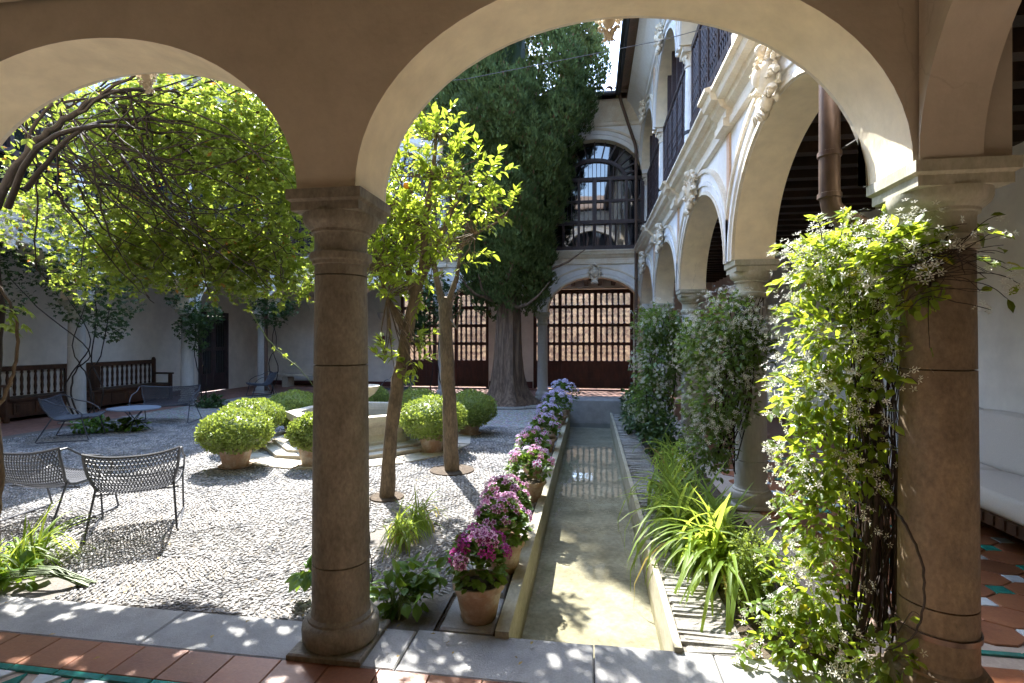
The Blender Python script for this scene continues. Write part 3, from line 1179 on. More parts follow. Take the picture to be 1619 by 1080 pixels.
# dark timber ceilings with beams
ceil = tag(MB().box((1.712, -.6, 3.50), (3.75, 16.9, 3.555)).build('ceiling', BEAM), kind='structure')
q = MB()
q.box((-1.04, -.06, 0), (1.0, .06, .17))
bmsh = q.mesh('beam', BEAM)
y = -.4
while y < 16.8:
    put('beam', bmsh, ceil, Matrix.Translation((2.73 + .02, y, 3.33)))
    y += .40
ceil2 = tag(MB().box((-11.6, 14.55, 3.50), (1.70, 16.9, 3.555)).build('ceiling', BEAM), kind='structure')
q = MB()
q.box((-.06, -1.17, 0), (.06, 1.17, .17))
bm2 = q.mesh('beam', BEAM)
x = -3.9
while x < 1.3:
    put('beam', bm2, ceil2, Matrix.Translation((x, 15.725, 3.33)))
    x += .42
tag(MB().box((-11.6, 2.41, 3.50), (-9.97, 14.53, 3.555)).build('ceiling', BEAM), kind='structure')


# ---------------------------------------------------------------- columns
def column_parts(root, stone, cap, rough=1.0, h=ZS):
    b_ = MB()
    b_.cbox((-.195, -.195, 0), (.195, .195, .032), .008)
    b_.lathe([(.150, .03), (.182, .032), (.194, .06), (.197, .10), (.193, .125), (.180, .145), (.168, .15), (.168, .162), (.152, .175), (.147, .20)], 36)
    b_.build('base', stone, root, world=False)
    q = MB()
    prof = []
    zz = [.18, .42, .434, .4345, .438, .4415, .442, .9, 1.45, 1.464, 1.4645, 1.468, 1.4715, 1.472, 1.86, 1.92, 1.9285, 1.929, 1.932, 1.935, 1.9355, 1.99]
    for z in zz:
        t = (z - .18) / 1.8
        r = .147 - .015 * t ** 1.5
        if z in (.438, 1.468, 1.932): r -= .016
        prof.append((r, z))
    q.lathe(prof, 36)
    q.build('shaft', stone, root, world=False)
    c_ = MB()
    c_.lathe([(.131, 1.985), (.144, 1.99), (.146, 2.005), (.156, 2.012), (.160, 2.03), (.156, 2.048), (.138, 2.056), (.134, 2.075), (.134, 2.135), (.139, 2.145), (.150, 2.15), (.150, 2.163), (.156, 2.168), (.180, 2.19), (.190, 2.215), (.190, 2.246)], 36)
    for (r0, r1, z0, z1) in ((.180, .180, 2.245, 2.288), (.180, .196, 2.288, 2.300), (.197, .197, 2.300, 2.349)):
        V = [(sx * r, sy * r, z) for r, z in ((r0, z0), (r1, z1)) for sx, sy in ((-1, -1), (1, -1), (1, 1), (-1, 1))]
        c_.add(V, [(0, 3, 2, 1), (4, 5, 6, 7), (0, 1, 5, 4), (1, 2, 6, 5), (2, 3, 7, 6), (3, 0, 4, 7)])
    c_.build('capital', cap, root, world=False)


cg = 'stone columns carrying the courtyard arcades'
c0 = thing('stone_column', (-1.305, 2.585, 0), 'brown grey column in the left foreground, standing on the grey slabs', 'column', cg)
column_parts(c0, COLSTONE, COLSTONE)
c1 = thing('stone_column', (1.54, 2.585, 0), 'ochre brown column on the right wrapped in the largest flowering jasmine', 'column', cg)
column_parts(c1, COLSTONE_WARM, CAPSTONE)
q = MB()
q.lathe([(.150, .30), (.156, .302), (.156, .325), (.150, .327)], 36, caps=False)
st_ = q.build('copper_strap', COPPER, c1, world=False)
cp = thing('stone_column', (1.54, 5.32, 0), 'grey column behind the second jasmine, with streaked green capital', 'column', cg)
column_parts(cp, COLPALE, CAPSTONE)
CL = {
    ('right', 8.25): 'third column of the right arcade, almost buried in the farther jasmine',
    ('right', 11.30): 'farthest visible column of the right arcade behind the shaded jasmine',
    ('far', -1.305): 'slender grey column between the old cypress and the lattice gate',
    ('far', -4.15): 'column of the far arcade hidden behind the cypress trunk',
    ('far', -7.0): 'column of the far arcade beyond the orange trees',
    ('far', 1.54): 'corner column beside the lattice gate, beyond the right jasmine',
    ('left', 14.36): 'pale corner column with a drainpipe beside the far wire chair',
    ('left', 11.41): 'pale column with a small creeper beside the dark double door',
    ('left', 8.63): 'pale column with twisted climber stems in front of the long bench',
    ('left', 5.85): 'column of the left arcade hidden behind the near arch',
    ('near', -4.13): 'next column of the near arcade, left of the first arch',
    ('near', -6.95): 'far left column of the near arcade',
}
for (side, u), lab in CL.items():
    dup(cp, SIDES[side](u, -.18, 0), 0, lab, cg)

# upper columns
uc0 = thing('upper_column', (0, 0, 4.0), 'slender white upper column', 'column', 'slender columns of the upper gallery')
q = MB()
q.cbox((-.125, -.125, .02), (.125, .125, .10), .01)
q.lathe([(.12, .09), (.125, .11), (.12, .15), (.105, .16), (.102, .72), (.098, .73)], 20)
q.build('pedestal', WHITE, uc0, world=False)
q = MB()
q.lathe([(.098, .72), (.112, .725), (.112, .775), (.098, .78)], 20)
q.build('iron_collar', IRON, uc0, world=False)
q = MB()
q.lathe([(.098, .77), (.095, 1.2), (.085, 1.74)], 20)
q.build('shaft', WHITE, uc0, world=False)
q = MB()
q.lathe([(.085, 1.735), (.100, 1.745), (.100, 1.77), (.088, 1.78), (.090, 1.83), (.12, 1.90), (.13, 1.935)], 20)
for i in range(8):
    a = PI / 4 * i
    q.ball((.115 * math.cos(a), .115 * math.sin(a), 1.89), (.028, .028, .035), 6, 5)
q.cbox((-.15, -.15, 1.935), (.15, .15, 2.018), .01)
q.build('capital', YSTONE, uc0, world=False)
first = True
UL = {('right', 2.59): 'hidden', ('right', 5.55): 'nearest white column of the right upper gallery, cut by the arch edge', ('right', 8.25): 'white upper column between the two big dark lattice screens',
      ('right', 11.30): 'white upper column farther along the right upper gallery', ('right', 14.36): 'white upper column in the far right corner above the gate',
      ('far', -1.305): 'upper column behind the cypress beside the arched window', ('far', -4.15): 'upper column of the far wing hidden behind the cypress', ('far', -7.0): 'upper column of the far wing above the orange trees',
      ('near', -1.305): 'upper column of the near wing, reflected in the far window', ('near', -4.13): 'upper column of the near wing above the left arch', ('near', -6.95): 'upper column at the left of the near wing', ('near', 1.54): 'upper corner column above the near right column',
      ('left', 5.85): 'upper column of the left wing nearest the camera', ('left', 8.63): 'upper column of the left wing above the bench', ('left', 11.41): 'upper column of the left wing above the dark door', ('left', 14.36): 'upper corner column of the left wing'}
for (side, u), lab in UL.items():
    if lab == 'hidden': continue
    loc = SIDES[side](u, -.18, 4.0)
    if first:
        uc0.location = loc
        uc0['label'] = lab
        first = False
    else:
        dup(uc0, loc, 0, lab)

# ---------------------------------------------------------------- upper screens and windows
balm = MB().lathe([(.018, 0), (.022, .02), (.016, .10), (.026, .22), (.020, .34), (.026, .42), (.016, .54), (.022, .62), (.018, .64)], 8).mesh('baluster', WOODBLK)
spin = MB().lathe([(.010, 0), (.010, .04), (.016, .07), (.010, .10), (.010, .16), (.016, .19), (.010, .22), (.010, .26)], 6)


def screen(side, u0, u1, detail):
    """glazed dark timber screen closing one bay of the upper gallery"""
    M = SIDES[side]
    w = WING[side]
    o0 = ORIGIN[w.name]
    V_ = -.20
    uc, half = (u0 + u1) / 2, (u1 - u0) / 2
    op = (uc, half + .12, 1.1, 6.02)
    q = MB()

    def bar(ua, za, ub, zb, wd, dp, v=V_):
        q.bar(M(ua, v, za), M(ub, v, zb), dp, wd, up=(Vector(M(0, 1, 0)) - Vector(M(0, 0, 0))).cross(Vector(M(ub, v, zb)) - Vector(M(ua, v, za))))
    bar(u0, 4.10, u1, 4.10, .12, .10)
    bar(u0, 4.80, u1, 4.80, .10, .14)
    bar(u0, 5.98, u1, 5.98, .09, .10)
    nmul = 6 if detail == 'fan' else 5
    for i in range(nmul + 1):
        u = u0 + (u1 - u0) * i / nmul
        wd = .10 if i in (0, nmul) else .065
        if detail == 'fan' and i == 3: wd = .09
        bar(u, 4.05, u, 5.94, wd, .085, V_)
    if detail == 'fan':
        bar(u0, 5.38, u1, 5.38, .06, .07)
        # inner arch and fan bars
        P = [M(uc + .82 * math.cos(PI * i / 16), V_ + .01, 5.98 + .52 * math.sin(PI * i / 16)) for i in range(17)]
        for a_, b_ in zip(P[:-1], P[1:]):
            q.bar(a_, b_, .09, .07, up=Vector(M(0, 1, 0)) - Vector(M(0, 0, 0)))
        for i in range(1, 14):
            t = PI * i / 14
            bar(uc + .82 * math.cos(t), 5.98 + .52 * math.sin(t), uc + (half + .1) * math.cos(t), 6.02 + 1.02 * math.sin(t), .035, .05)
        for u in np.linspace(u0 + .1, u1 - .1, 22):
            z = 5.98 + (.5 * math.sqrt(max(0, 1 - ((u - uc) / .82) ** 2)) if abs(u - uc) < .8 else 0)
            bar(u, 4.85, u, z, .016, .02)
    else:
        for u in np.linspace(u0, u1, 6)[1:-1]:
            bar(u, 5.98, u, 6.02 + 1.0 * math.sqrt(max(0, 1 - ((u - uc) / (half + .12)) ** 2)), .06, .07)
        for i in range(5):
            ua, ub = u0 + (u1 - u0) * i / 5, u0 + (u1 - u0) * (i + 1) / 5
            # small round-headed light in each panel
            P = [M((ua + ub) / 2 + (ub - ua) * .36 * math.cos(PI * k / 8), V_ + .01, 5.62 + .2 * math.sin(PI * k / 8)) for k in range(9)]
            for a_, b_ in zip(P[:-1], P[1:]):
                q.bar(a_, b_, .05, .035, up=Vector(M(0, 1, 0)) - Vector(M(0, 0, 0)))
    fr_ = q.build('window_frame', WOODBLK, w)
    g = MB()
    n = 24
    V = [M(uc - (half + .11) * math.cos(PI * i / n), V_ - .035, 6.0 + 1.05 * math.sin(PI * i / n)) for i in range(n + 1)]
    V += [M(u1, V_ - .035, 4.05), M(u0, V_ - .035, 4.05)]
    g.add(V, [tuple(range(n + 3))])
    o_ = g.build('pane', GLASS, w)
    o_.parent = fr_
    # balusters
    k = 9
    for i in range(k):
        u = u0 + (u1 - u0) * (i + .5) / k
        put('baluster', balm, fr_, Matrix.Translation(Vector(M(u, V_ + .06, 4.13)) - o0))
    if detail == 'lattice':
        q = MB()
        for i in range(5):
            for j_ in range(5):
                u = u0 + (u1 - u0) * (i + (j_ + 1) / 6) / 5
                P = [M(u, V_ + .02, 4.86 + .043 * k_) for k_ in range(27)]
                q.tube(P, [(.018 if k_ % 2 else .008) for k_ in range(27)], 5)
        for z in (5.1, 5.36):
            bar2 = MB()
            q.bar(M(u0, V_ + .02, z), M(u1, V_ + .02, z), .03, .03)
        lt = q.build('lattice', WOODBLK, w)
        lt.parent = fr_


for a, b in zip(COLS['right'][:-1], COLS['right'][1:]):
    screen('right', a + .14, b - .14, 'lattice' if a > 3 else 'plain')
fc = sorted(COLS['far'])
for a, b in zip(fc[:-1], fc[1:]):
    screen('far', a + .14, b - .14, 'fan')
for side in ('near', 'left'):
    c_ = sorted(COLS[side])
    for a, b in zip(c_[:-1], c_[1:]):
        screen(side, a + .14, b - .14, 'plain')
# ---------------------------------------------------------------- lattice gates in the far wall
q = MB()
q.lathe([(.036, 0), (.050, .02), (.031, .06), (.041, .14), (.031, .22), (.050, .31), (.031, .40), (.041, .48), (.031, .56), (.050, .60), (.036, .62)], 6)
spm = q.mesh('spindle', WOODRED)


def gate(x0, x1, zt, label, door=None):
    y = YB + .08
    g = thing('timber_gate', ((x0 + x1) / 2, y, 0), label, 'gate', 'lattice gates in the far wall')
    f = MB()
    rails = [.86, 1.46, 2.06, 2.66]
    for x in (x0 + .05, x1 - .05): f.box((x - .05, y - .06, .0), (x + .05, y + .06, zt))
    f.box((x0 + .102, y - .06, zt - .13), (x1 - .102, y + .06, zt - .002))
    for z in rails:
        f.box((x0 + .102, y - .045, z - .05), (x1 - .102, y + .045, z + .05))
    posts = [x0 + .10] + (door or [(x0 + x1) / 2]) + [x1 - .10]
    for p in posts[1:-1]: f.box((p - .055, y - .055, .02), (p + .055, y + .055, zt - .135))
    f.build('frame', WOODRED, g)
    pn = MB()
    pn.box((x0 + .102, y - .02, .03), (x1 - .102, y + .02, .808))
    pl = pn.build('lower_panel', WOODRED, g)
    # interlaced mouldings on the lower panel
    mo = MB()
    for a, b in zip(posts[:-1], posts[1:]):
        a, b = a + .08, b - .08
        if b - a < .3: continue
        k = max(2, int((b - a) / .2))
        for i in range(k + 1):
            xx = a + (b - a) * i / k
            mo.box((xx - .012, y - .034, .10), (xx + .012, y - .0205, .76))
        for j in range(4):
            zz = .12 + .2 * j
            mo.box((a - .01, y - .0335, zz), (b + .01, y - .0207, zz + .024))
        for i in range(k):
            if i % 2:
                xx = a + (b - a) * (i + .5) / k
                mo.box((xx - .05, y - .04, .36), (xx + .05, y - .0209, .52))
    o = mo.build('panel_moulding', WOODRED, g)
    o.parent = pl
    zs = [(.91, 1.41), (1.51, 2.01), (2.11, 2.61), (2.71, zt - .13)]
    for a, b in zip(posts[:-1], posts[1:]):
        k = max(1, round((b - a) / .185))
        for i in range(1, k):
            xx = a + (b - a) * i / k
            for lo, hi in zs:
                put('spindle', spm, g, Matrix.Translation((xx - (x0 + x1) / 2, 0, lo)) @ Matrix.Diagonal((1, 1, (hi - lo) / .62, 1)))
    return g


gate(-1.84, 1.36, 3.22, 'red brown lattice gate with a wicket door, at the end of the water channel', [-.97, .17])
gate(-6.38, -3.33, 3.22, 'dark lattice gate seen between the orange tree trunks', [-5.2, -4.45])
# added slope in place of the masonry beyond the gates, tilted to catch sun
V, Q = [], []
nx, ny = 60, 24
for j in range(ny + 1):
    for i in range(nx + 1):
        x = -16 + 26 * i / nx
        s = j / ny
        V.append((x, 18.6 + 4.2 * s, -.3 + 4.3 * s + U(-.07, .07) + .12 * math.sin(x * 2.1) * s))
mb = MB()
mb.add(V, [(j * (nx + 1) + i, j * (nx + 1) + i + 1, (j + 1) * (nx + 1) + i + 1, (j + 1) * (nx + 1) + i) for j in range(ny) for i in range(nx)], 0, True)
mb.add([(-16, 22.8, 4.0), (10, 22.8, 4.0), (10, 30, 10.5), (-16, 30, 10.5)], [(0, 1, 2, 3)])  # carried higher so the channel water mirrors the slope instead of sky
tag(mb.build('added_sun_slope', EARTH), kind='structure')

# ---------------------------------------------------------------- dark double door in the left gallery
g = thing('double_door', (-11.6, 14.6, 0), 'dark double door with barred upper panes in the left gallery wall', 'door')
y0, y1 = 13.95, 15.25
f = MB()
f.box((-11.66, y0, 0), (-11.58, y0 + .09, 2.45))
f.box((-11.66, y1 - .09, 0), (-11.58, y1, 2.45))
f.box((-11.66, y0 + .092, 2.33), (-11.58, y1 - .092, 2.45))
f.build('frame', WOODBLK, g)
for a, b in ((y0 + .095, 14.595), (14.605, y1 - .095)):
    l = MB()
    for lo, hi in (((a, .01), (b, .55)), ((a, 2.2), (b, 2.325)), ((a, 1.25), (b, 1.36))):
        l.box((-11.64, lo[0] + .09, lo[1]), (-11.60, hi[0] - .09, hi[1]))
    l.box((-11.64, a, .01), (-11.60, a + .09, 2.325))
    l.box((-11.64, b - .09, .01), (-11.60, b, 2.325))
    lf = l.build('door_leaf', WOODBLK, g)
    p = MB()
    p.box((-11.63, a + .09, .55), (-11.62, b - .09, 2.2))
    o = p.build('pane', GLASS, g)
    o.parent = lf
    for i in range(1, 5):
        p = MB()
        yy = a + .09 + (b - a - .18) * i / 5
        p.tube([(-11.605, yy, .55), (-11.605, yy, 2.2)], .010, 6)
        o = p.build('bar', IRON, g)
        o.parent = lf

# ---------------------------------------------------------------- long settle by the left wall
bx, by0, by1 = -11.05, 8.35, 12.35
s = thing('wooden_settle', (bx - .25, (by0 + by1) / 2, 0), 'long dark wooden settle with turned back balusters against the left wall', 'bench')
q = MB()
q.cbox((bx - .50, by0 + .03, .40), (bx + .02, by1 - .03, .45), .01)
q.build('seat', WOOD, s)
q = MB()
q.box((bx - .46, by0 + .08, .08), (bx - .03, by1 - .08, .398))
q.build('chest', WOOD, s)
k = 9
for i in range(k):
    a, b = by0 + .12 + (by1 - by0 - .24) * i / k, by0 + .12 + (by1 - by0 - .24) * (i + 1) / k
    q = MB()
    q.box((bx - .03, a + .04, .13), (bx - .012, b - .04, .35))
    q.box((bx - .012, a + .09, .17), (bx - .002, b - .09, .31))
    q.build('front_panel', WOOD, s)
for yy in (by0, by1 - .07):
    q = MB()
    q.cbox((bx - .56, yy, 0), (bx - .48, yy + .07, 1.10), .015)
    q.ball((bx - .52, yy + .035, 1.10), (.04, .04, .035), 8, 6)
    q.build('end_post', WOOD, s)
    q = MB()
    q.cbox((bx - .48, yy - .005, .68), (bx + .06, yy + .075, .725), .012)
    q.build('armrest', WOOD, s)
    q = MB()
    q.cbox((bx - .05, yy, 0), (bx + .02, yy + .07, .68), .008)
    q.build('arm_post', WOOD, s)
q = MB()
q.cbox((bx - .55, by0 + .07, .96), (bx - .49, by1 - .07, 1.06), .015)
q.build('top_rail', WOOD, s)
mid = (by0 + by1) / 2
q = MB()
q.box((bx - .545, mid - .42, .452), (bx - .50, mid + .42, .958))
q.build('back_panel', WOOD, s)
bl = MB().lathe([(.020, 0), (.028, .03), (.018, .06), (.030, .17), (.022, .25), (.030, .33), (.018, .44), (.028, .47), (.020, .505)], 8).mesh('baluster', WOOD)
o0 = ORIGIN[s.name]
for a, b in ((by0 + .10, mid - .42), (mid + .42, by1 - .10)):
    for i in range(11):
        put('baluster', bl, s, Matrix.Translation(Vector((bx - .52, a + (b - a) * (i + .5) / 11, .453)) - o0))

# ---------------------------------------------------------------- woven wire chairs
def woven_seat(name, width, loc, rz, label, group):
    """low lounge seat: steel hoop, crossed cords, four thin legs joined by sled runners; opens towards local +Y"""
    t = thing(name, loc, label, 'chair', group, rz)
    hw = width / 2

    def S(s_, t_):
        # s_: 0 front edge, .5 seat/back fold, 1 back top; t_: -1..1 across
        pr = [(0, .30, .385), (.25, .10, .35), (.46, -.13, .335), (.56, -.22, .37), (.72, -.29, .48), (.88, -.345, .59), (1, -.37, .66)]
        for (a, ya, za), (b, yb, zb) in zip(pr[:-1], pr[1:]):
            if s_ <= b + 1e-9:
                k_ = (s_ - a) / (b - a)
                y_, z_ = ya + (yb - ya) * k_, za + (zb - za) * k_
                break
        w_ = hw * (.86 + .02 * math.cos(s_ * PI) - .10 * math.exp(-((s_ - .5) / .16) ** 2) + .16 * max(0, s_ - .5))
        bend = max(0, s_ - .42)
        return Vector((w_ * t_, y_ + .20 * bend * t_ * t_ * (2 - .6 / max(hw, .3)), z_ - .04 * (1 - t_ * t_) * (1 if s_ < .5 else .35) + .03 * abs(t_) ** 3 * (s_ > .5)))
    q = MB()
    rim = [S(0, -1 + 2 * i / 12) for i in range(13)] + [S(i / 16, 1) for i in range(1, 17)] + [S(1, 1 - 2 * i / 14) for i in range(1, 15)] + [S(1 - i / 16, -1) for i in range(1, 16)]
    q.tube(rim, .012, 6, closed=True)
    q.build('rim', METAL, t, world=False)
    n = MB()
    m_ = int(width / .027)
    for d in (-1, 1):
        for i in range(-m_, m_ + m_):
            pts = []
            for k_ in range(15):
                s_ = k_ / 14
                tt = -1 + 2 * (i + .5) / m_ + d * (s_ - .5) * .9
                if -1 <= tt <= 1: pts.append(S(s_, tt) + Vector((0, 0, .002 * d)))
            if len(pts) > 1: n.tube(pts, .0048, 3, caps=False)
    for k_ in range(1, 17):
        s_ = k_ / 17
        n.tube([S(s_, -1 + i / 5) for i in range(11)], .0042, 3, caps=False)
    n.build('woven_cords', CORD, t, world=False)
    for sx in (-1, 1):
        a = MB()
        A, B = S(.97, sx), S(.12, sx)
        a.tube([A, A + Vector((sx * .012, .06, .004)), (sx * (hw * .95), -.12, .59), (sx * hw * .95, .06, .545), (sx * hw * .92, .17, .48), B + Vector((sx * .01, .02, .05)), B], .009, 6)
        a.build('arm_loop', METAL, t, world=False)
        l = MB()
        x = sx * hw * .86
        A, B = S(.12, sx), S(.52, sx)
        l.tube([A, (x * 1.02, .30, .012), (x * 1.04, .285, .008), (x * 1.04, -.36, .008), (x * 1.02, -.375, .014), B], .009, 6)
        l.build('leg_frame', METAL, t, world=False)
    c = MB()
    c.tube([(-hw * .86, -.10, .30), (hw * .86, -.10, .30)], .008, 6)
    c.build('cross_bar', METAL, t, world=False)
    return t


cgp = 'woven garden chairs in the courtyard'
woven_seat('woven_chair', .70, (-3.90, 4.0, 0), math.radians(37), 'dark woven chair in full sun, seen from behind near the tall column', cgp)
woven_seat('woven_chair', .78, (-4.78, 4.02, 0), math.radians(4), 'dark woven chair in sun at the left edge, beside the other sunlit chair', cgp)
woven_seat('woven_chair', .74, (-8.25, 7.25, 0), math.radians(-62), 'dark woven chair in shade seen side on, in front of the long bench', cgp)
woven_seat('woven_loveseat', 1.15, (-8.15, 8.95, 0), math.radians(200), 'wide dark woven loveseat in shade behind the small table', cgp)
woven_seat('woven_chair', .66, (-9.15, 13.35, 0), math.radians(140), 'far woven chair beside the corner column', cgp)
woven_seat('woven_chair', .74, (-4.85, 12.6, 0), math.radians(160), 'far woven chair in shade behind the orange tree trunks', cgp)
t = thing('garden_table', (-7.85, 7.95, 0), 'low oval table with pale blue grey top between the shaded chairs', 'table')
q = MB()
V = []
for z in (.392, .412):
    for j in range(32):
        a = 2 * PI * j / 32
        V.append((.42 * math.cos(a), .36 * math.sin(a), z))
q.add(V, [tuple(range(31, -1, -1)), tuple(range(32, 64))] + [(j, (j + 1) % 32, 32 + (j + 1) % 32, 32 + j) for j in range(32)])
q.build('tabletop', TABTOP, t, world=False)
for k in range(4):
    a = PI / 4 + PI / 2 * k
    q = MB()
    q.tube([(.20 * math.cos(a + .6), .18 * math.sin(a + .6), .39), (.03 * math.cos(a), .03 * math.sin(a), .22), (.26 * math.cos(a - .3), .24 * math.sin(a - .3), .01)], .008, 5)
    q.build('leg', METAL, t, world=False)
t = thing('wall_bench', (-9.2, 16.3, 0), 'pale low bench by the far wall, left of the column', 'bench')
q = MB()
q.cbox((-1.2, -.25, .36), (1.2, .25, .44), .02)
q.build('seat', FOUNTST, t, world=False)
for sx in (-.95, .95):
    q = MB()
    q.cbox((sx - .1, -.2, 0), (sx + .1, .2, .358), .02)
    q.build('leg', FOUNTST, t, world=False)

# ---------------------------------------------------------------- sofa in the right gallery
t = thing('cushioned_sofa', (3.3, 4.7, 0), 'cream cushioned sofa with carved dark base in the right gallery', 'sofa')
y0, y1 = 3.75, 6.4
q = MB()
q.box((2.98, y0 + .04, .20), (3.70, y1 - .04, .30))
for i in range(24):
    yy = y0 + .1 + (y1 - y0 - .2) * i / 23
    q.box((2.965, yy - .03, .215), (2.9795, yy + .03, .285))
q.build('carved_base', WOOD, t)
for yy in (y0 + .08, (y0 + y1) / 2, y1 - .14):
    for xx in (3.02, 3.62):
        q = MB()
        q.cbox((xx, yy, 0), (xx + .07, yy + .07, .199), .006)
        q.build('leg', WOOD, t)


def cushion(lo, hi, name, puff=.03):
    q = MB()
    n = 9
    c = [(a + b) / 2 for a, b in zip(lo, hi)]
    h = [(b - a) / 2 for a, b in zip(lo, hi)]
    V, Q, idx = [], [], {}

    def vert(i, j, k):
        if (i, j, k) not in idx:
            p = [(-1 + 2 * a / n) for a in (i, j, k)]
            e = [max(0, abs(x) - .82) / .18 for x in p]
            sft = sum(x * x for x in e)
            out = []
            for d in range(3):
                x = p[d]
                if sft > 1e-6 and sum(1 for a in e if a > .01) > 1:
                    x *= 1 - .045 * (sft - 1 if sft > 1 else 0) / (1 + h[d] * 3)
                o_ = [p[m] for m in range(3) if m != d]
                bulge = puff / h[d] * (1 - o_[0] ** 2) * (1 - o_[1] ** 2) if abs(p[d]) > .99 else 0
                out.append(c[d] + h[d] * x * (1 + bulge))
            idx[(i, j, k)] = len(V)
            V.append(out)
        return idx[(i, j, k)]
    for a in range(n):
        for b in range(n):
            for e_ in (0, n):
                Q.append((vert(a, b, e_), vert(a + 1, b, e_), vert(a + 1, b + 1, e_), vert(a, b + 1, e_)))
                Q.append((vert(a, e_, b), vert(a + 1, e_, b), vert(a + 1, e_, b + 1), vert(a, e_, b + 1)))
                Q.append((vert(e_, a, b), vert(e_, a + 1, b), vert(e_, a + 1, b + 1), vert(e_, a, b + 1)))
    q.add(V, Q, 0, True)
    return q.build(name, FABRIC, t, sharp=75)


m_ = (y0 + y1) / 2
cushion((2.97, y0 + .02, .30), (3.55, m_ - .01, .47), 'seat_cushion')
cushion((2.97, m_ + .01, .30), (3.55, y1 - .02, .47), 'seat_cushion')
for a, b in ((y0, y0 + .86), (y0 + .88, y0 + 1.75), (y0 + 1.77, y1)):
    cushion((3.53, a + .01, .45), (3.72, b - .01, .95), 'back_cushion', .02)
pt = thing('scatter_pillow', (3.4, 4.25, .5), 'small pale pillow lying on the sofa seat', 'pillow')
t = pt
cushion((3.25, 4.0, .475), (3.52, 4.4, .62), 'cover', .03)

# ---------------------------------------------------------------- fountain
fc = Vector((-3.62, 7.72, 0))
t = thing('stone_fountain', fc, 'octagonal pale stone fountain basin with a small pedestal bowl in the middle', 'fountain')
q = MB()
prof = [(1.42, 0), (1.42, .05), (1.25, .055), (1.25, .09), (1.02, .10), (1.02, .14), (.98, .16), (.93, .22), (.96, .34), (1.02, .38), (1.05, .42), (1.05, .50), (.98, .51), (.86, .50), (.84, .44), (.80, .20), (.0, .20)]
q.lathe(prof, 8, smooth=False, caps=False, rot=PI / 8)
q.build('basin', FOUNTST, t, world=False)
q = MB()
q.lathe([(.16, .2), (.14, .25), (.07, .30), (.06, .5), (.09, .54), (.07, .58), (.10, .64), (.26, .74), (.33, .84), (.34, .87), (.30, .87), (.22, .80), (.0, .77)], 24, caps=False)
q.build('pedestal_bowl', FOUNTST, t, world=False)
q = MB()
q.add([(.80 * math.cos(2 * PI * i / 8 + PI / 8), .80 * math.sin(2 * PI * i / 8 + PI / 8), .40) for i in range(8)], [tuple(range(8))])
q.build('basin_water', WATER, t, world=False)
for k in range(16):
    a0, a1 = 2 * PI * k / 16 + .012, 2 * PI * (k + 1) / 16 - .012
    q = MB()
    V = []
    for z, d in ((-.02, 0), (.012, .0)):
        for r, a in ((1.43, a0), (1.43, a1), (1.80, a1), (1.80, a0)):
            V.append((fc.x + r * math.cos(a), fc.y + r * math.sin(a), z + U(-.003, .003)))
    q.add(V, [(4, 5, 6, 7), (0, 4, 7, 3), (1, 2, 6, 5), (2, 3, 7, 6), (0, 1, 5, 4)])
    q.build('slab', FOUNTST, court)

# ---------------------------------------------------------------- drainpipes, lamps, notice, wires
t = thing('copper_drainpipe', (1.18, 2.98, 0), 'brown copper drainpipe with an elbow beside the right column', 'drainpipe')
q = MB()
px, py_ = 1.255, 2.97
top = [(px, py_, 4.6), (px, py_, 2.36), (px + .01, py_ - .0, 2.30), (px + .05, py_ - .01, 2.25), (px + .11, py_ - .03, 2.21), (px + .16, py_ - .04, 2.17), (px + .185, py_ - .05, 2.10)]
q.tube(top, .050, 16)
q.build('upper_pipe', COPPER, t)
q = MB()
lp = [(px + .185, py_ - .05, 2.10), (px + .185, py_ - .05, .25), (px + .23, py_ - .05, .16), (px + .18, py_ - .06, .09), (px + .08, py_ - .09, .05)]
q.tube(lp, .046, 16)
q.build('lower_pipe', COPPER, t)
for z in (2.58, 2.36, 3.4):
    q = MB()
    q.lathe([(.050, -.015), (.058, -.012), (.058, .012), (.050, .015)], 16, c=(px, py_, z), caps=False)
    q.build('collar', COPPER, t)
q = MB()
q.tube([(px + .05, py_, 2.60), (1.50, 2.80, 2.71)], .006, 5)
q.build('stay_rod', IRON, t)
t = thing('copper_drainpipe', (1.2, 14.0, 0), 'dark thin drainpipe running down the far right corner of the wings', 'drainpipe')
q = MB()
q.tube([(.74, 13.62, 7.95), (.80, 13.66, 7.7), (1.17, 13.99, 6.75), (1.2, 14.02, 6.6), (1.2, 14.02, .1)], .042, 8)
q.build('pipe', COPPER, t)
for z in (6.0, 4.6, 3.2):
    q = MB()
    q.lathe([(.042, -.02), (.052, -.015), (.052, .015), (.042, .02)], 10, c=(1.2, 14.02, z), caps=False)
    q.build('collar', COPPER, t)
t = thing('copper_drainpipe', (-9.45, 14.0, 0), 'thin drainpipe down the far left corner column', 'drainpipe')
q = MB()
q.tube([(-9.42, 14.0, 7.9), (-9.42, 14.0, .1)], .05, 8)
q.build('pipe', COPPER, t)
gt = MB()
P = [(.70, 13.5, 7.90), (.70, 2.9, 7.90)]
gt.tube(P, .075, 8)
gt.build('gutter', IRON, WING['right'])
gt = MB()
gt.tube([(-9.2, 13.5, 7.90), (.62, 13.5, 7.90)], .05, 8)
gt.build('gutter', IRON, WING['far'])
t = thing('overhead_wire', (0, 5, 3.5), 'thin pale wire strung across under the top of the near arch', 'wire')
q = MB()
q.tube([(-3.0, 5.0, 4.15), (-1.2, 4.9, 4.12), (.6, 4.75, 4.25), (1.30, 4.7, 4.36)], .0035, 5)
q.build('strand', METAL, t)
t = thing('notice_sign', (-6.86, 16.88, 1.55), 'small white notice with dark red block on the far wall', 'sign')
q = MB()
q.cbox((-7.20, 16.86, 1.36), (-6.62, 16.898, 1.74), .004)
q.build('board', PAPER, t)
q = MB()
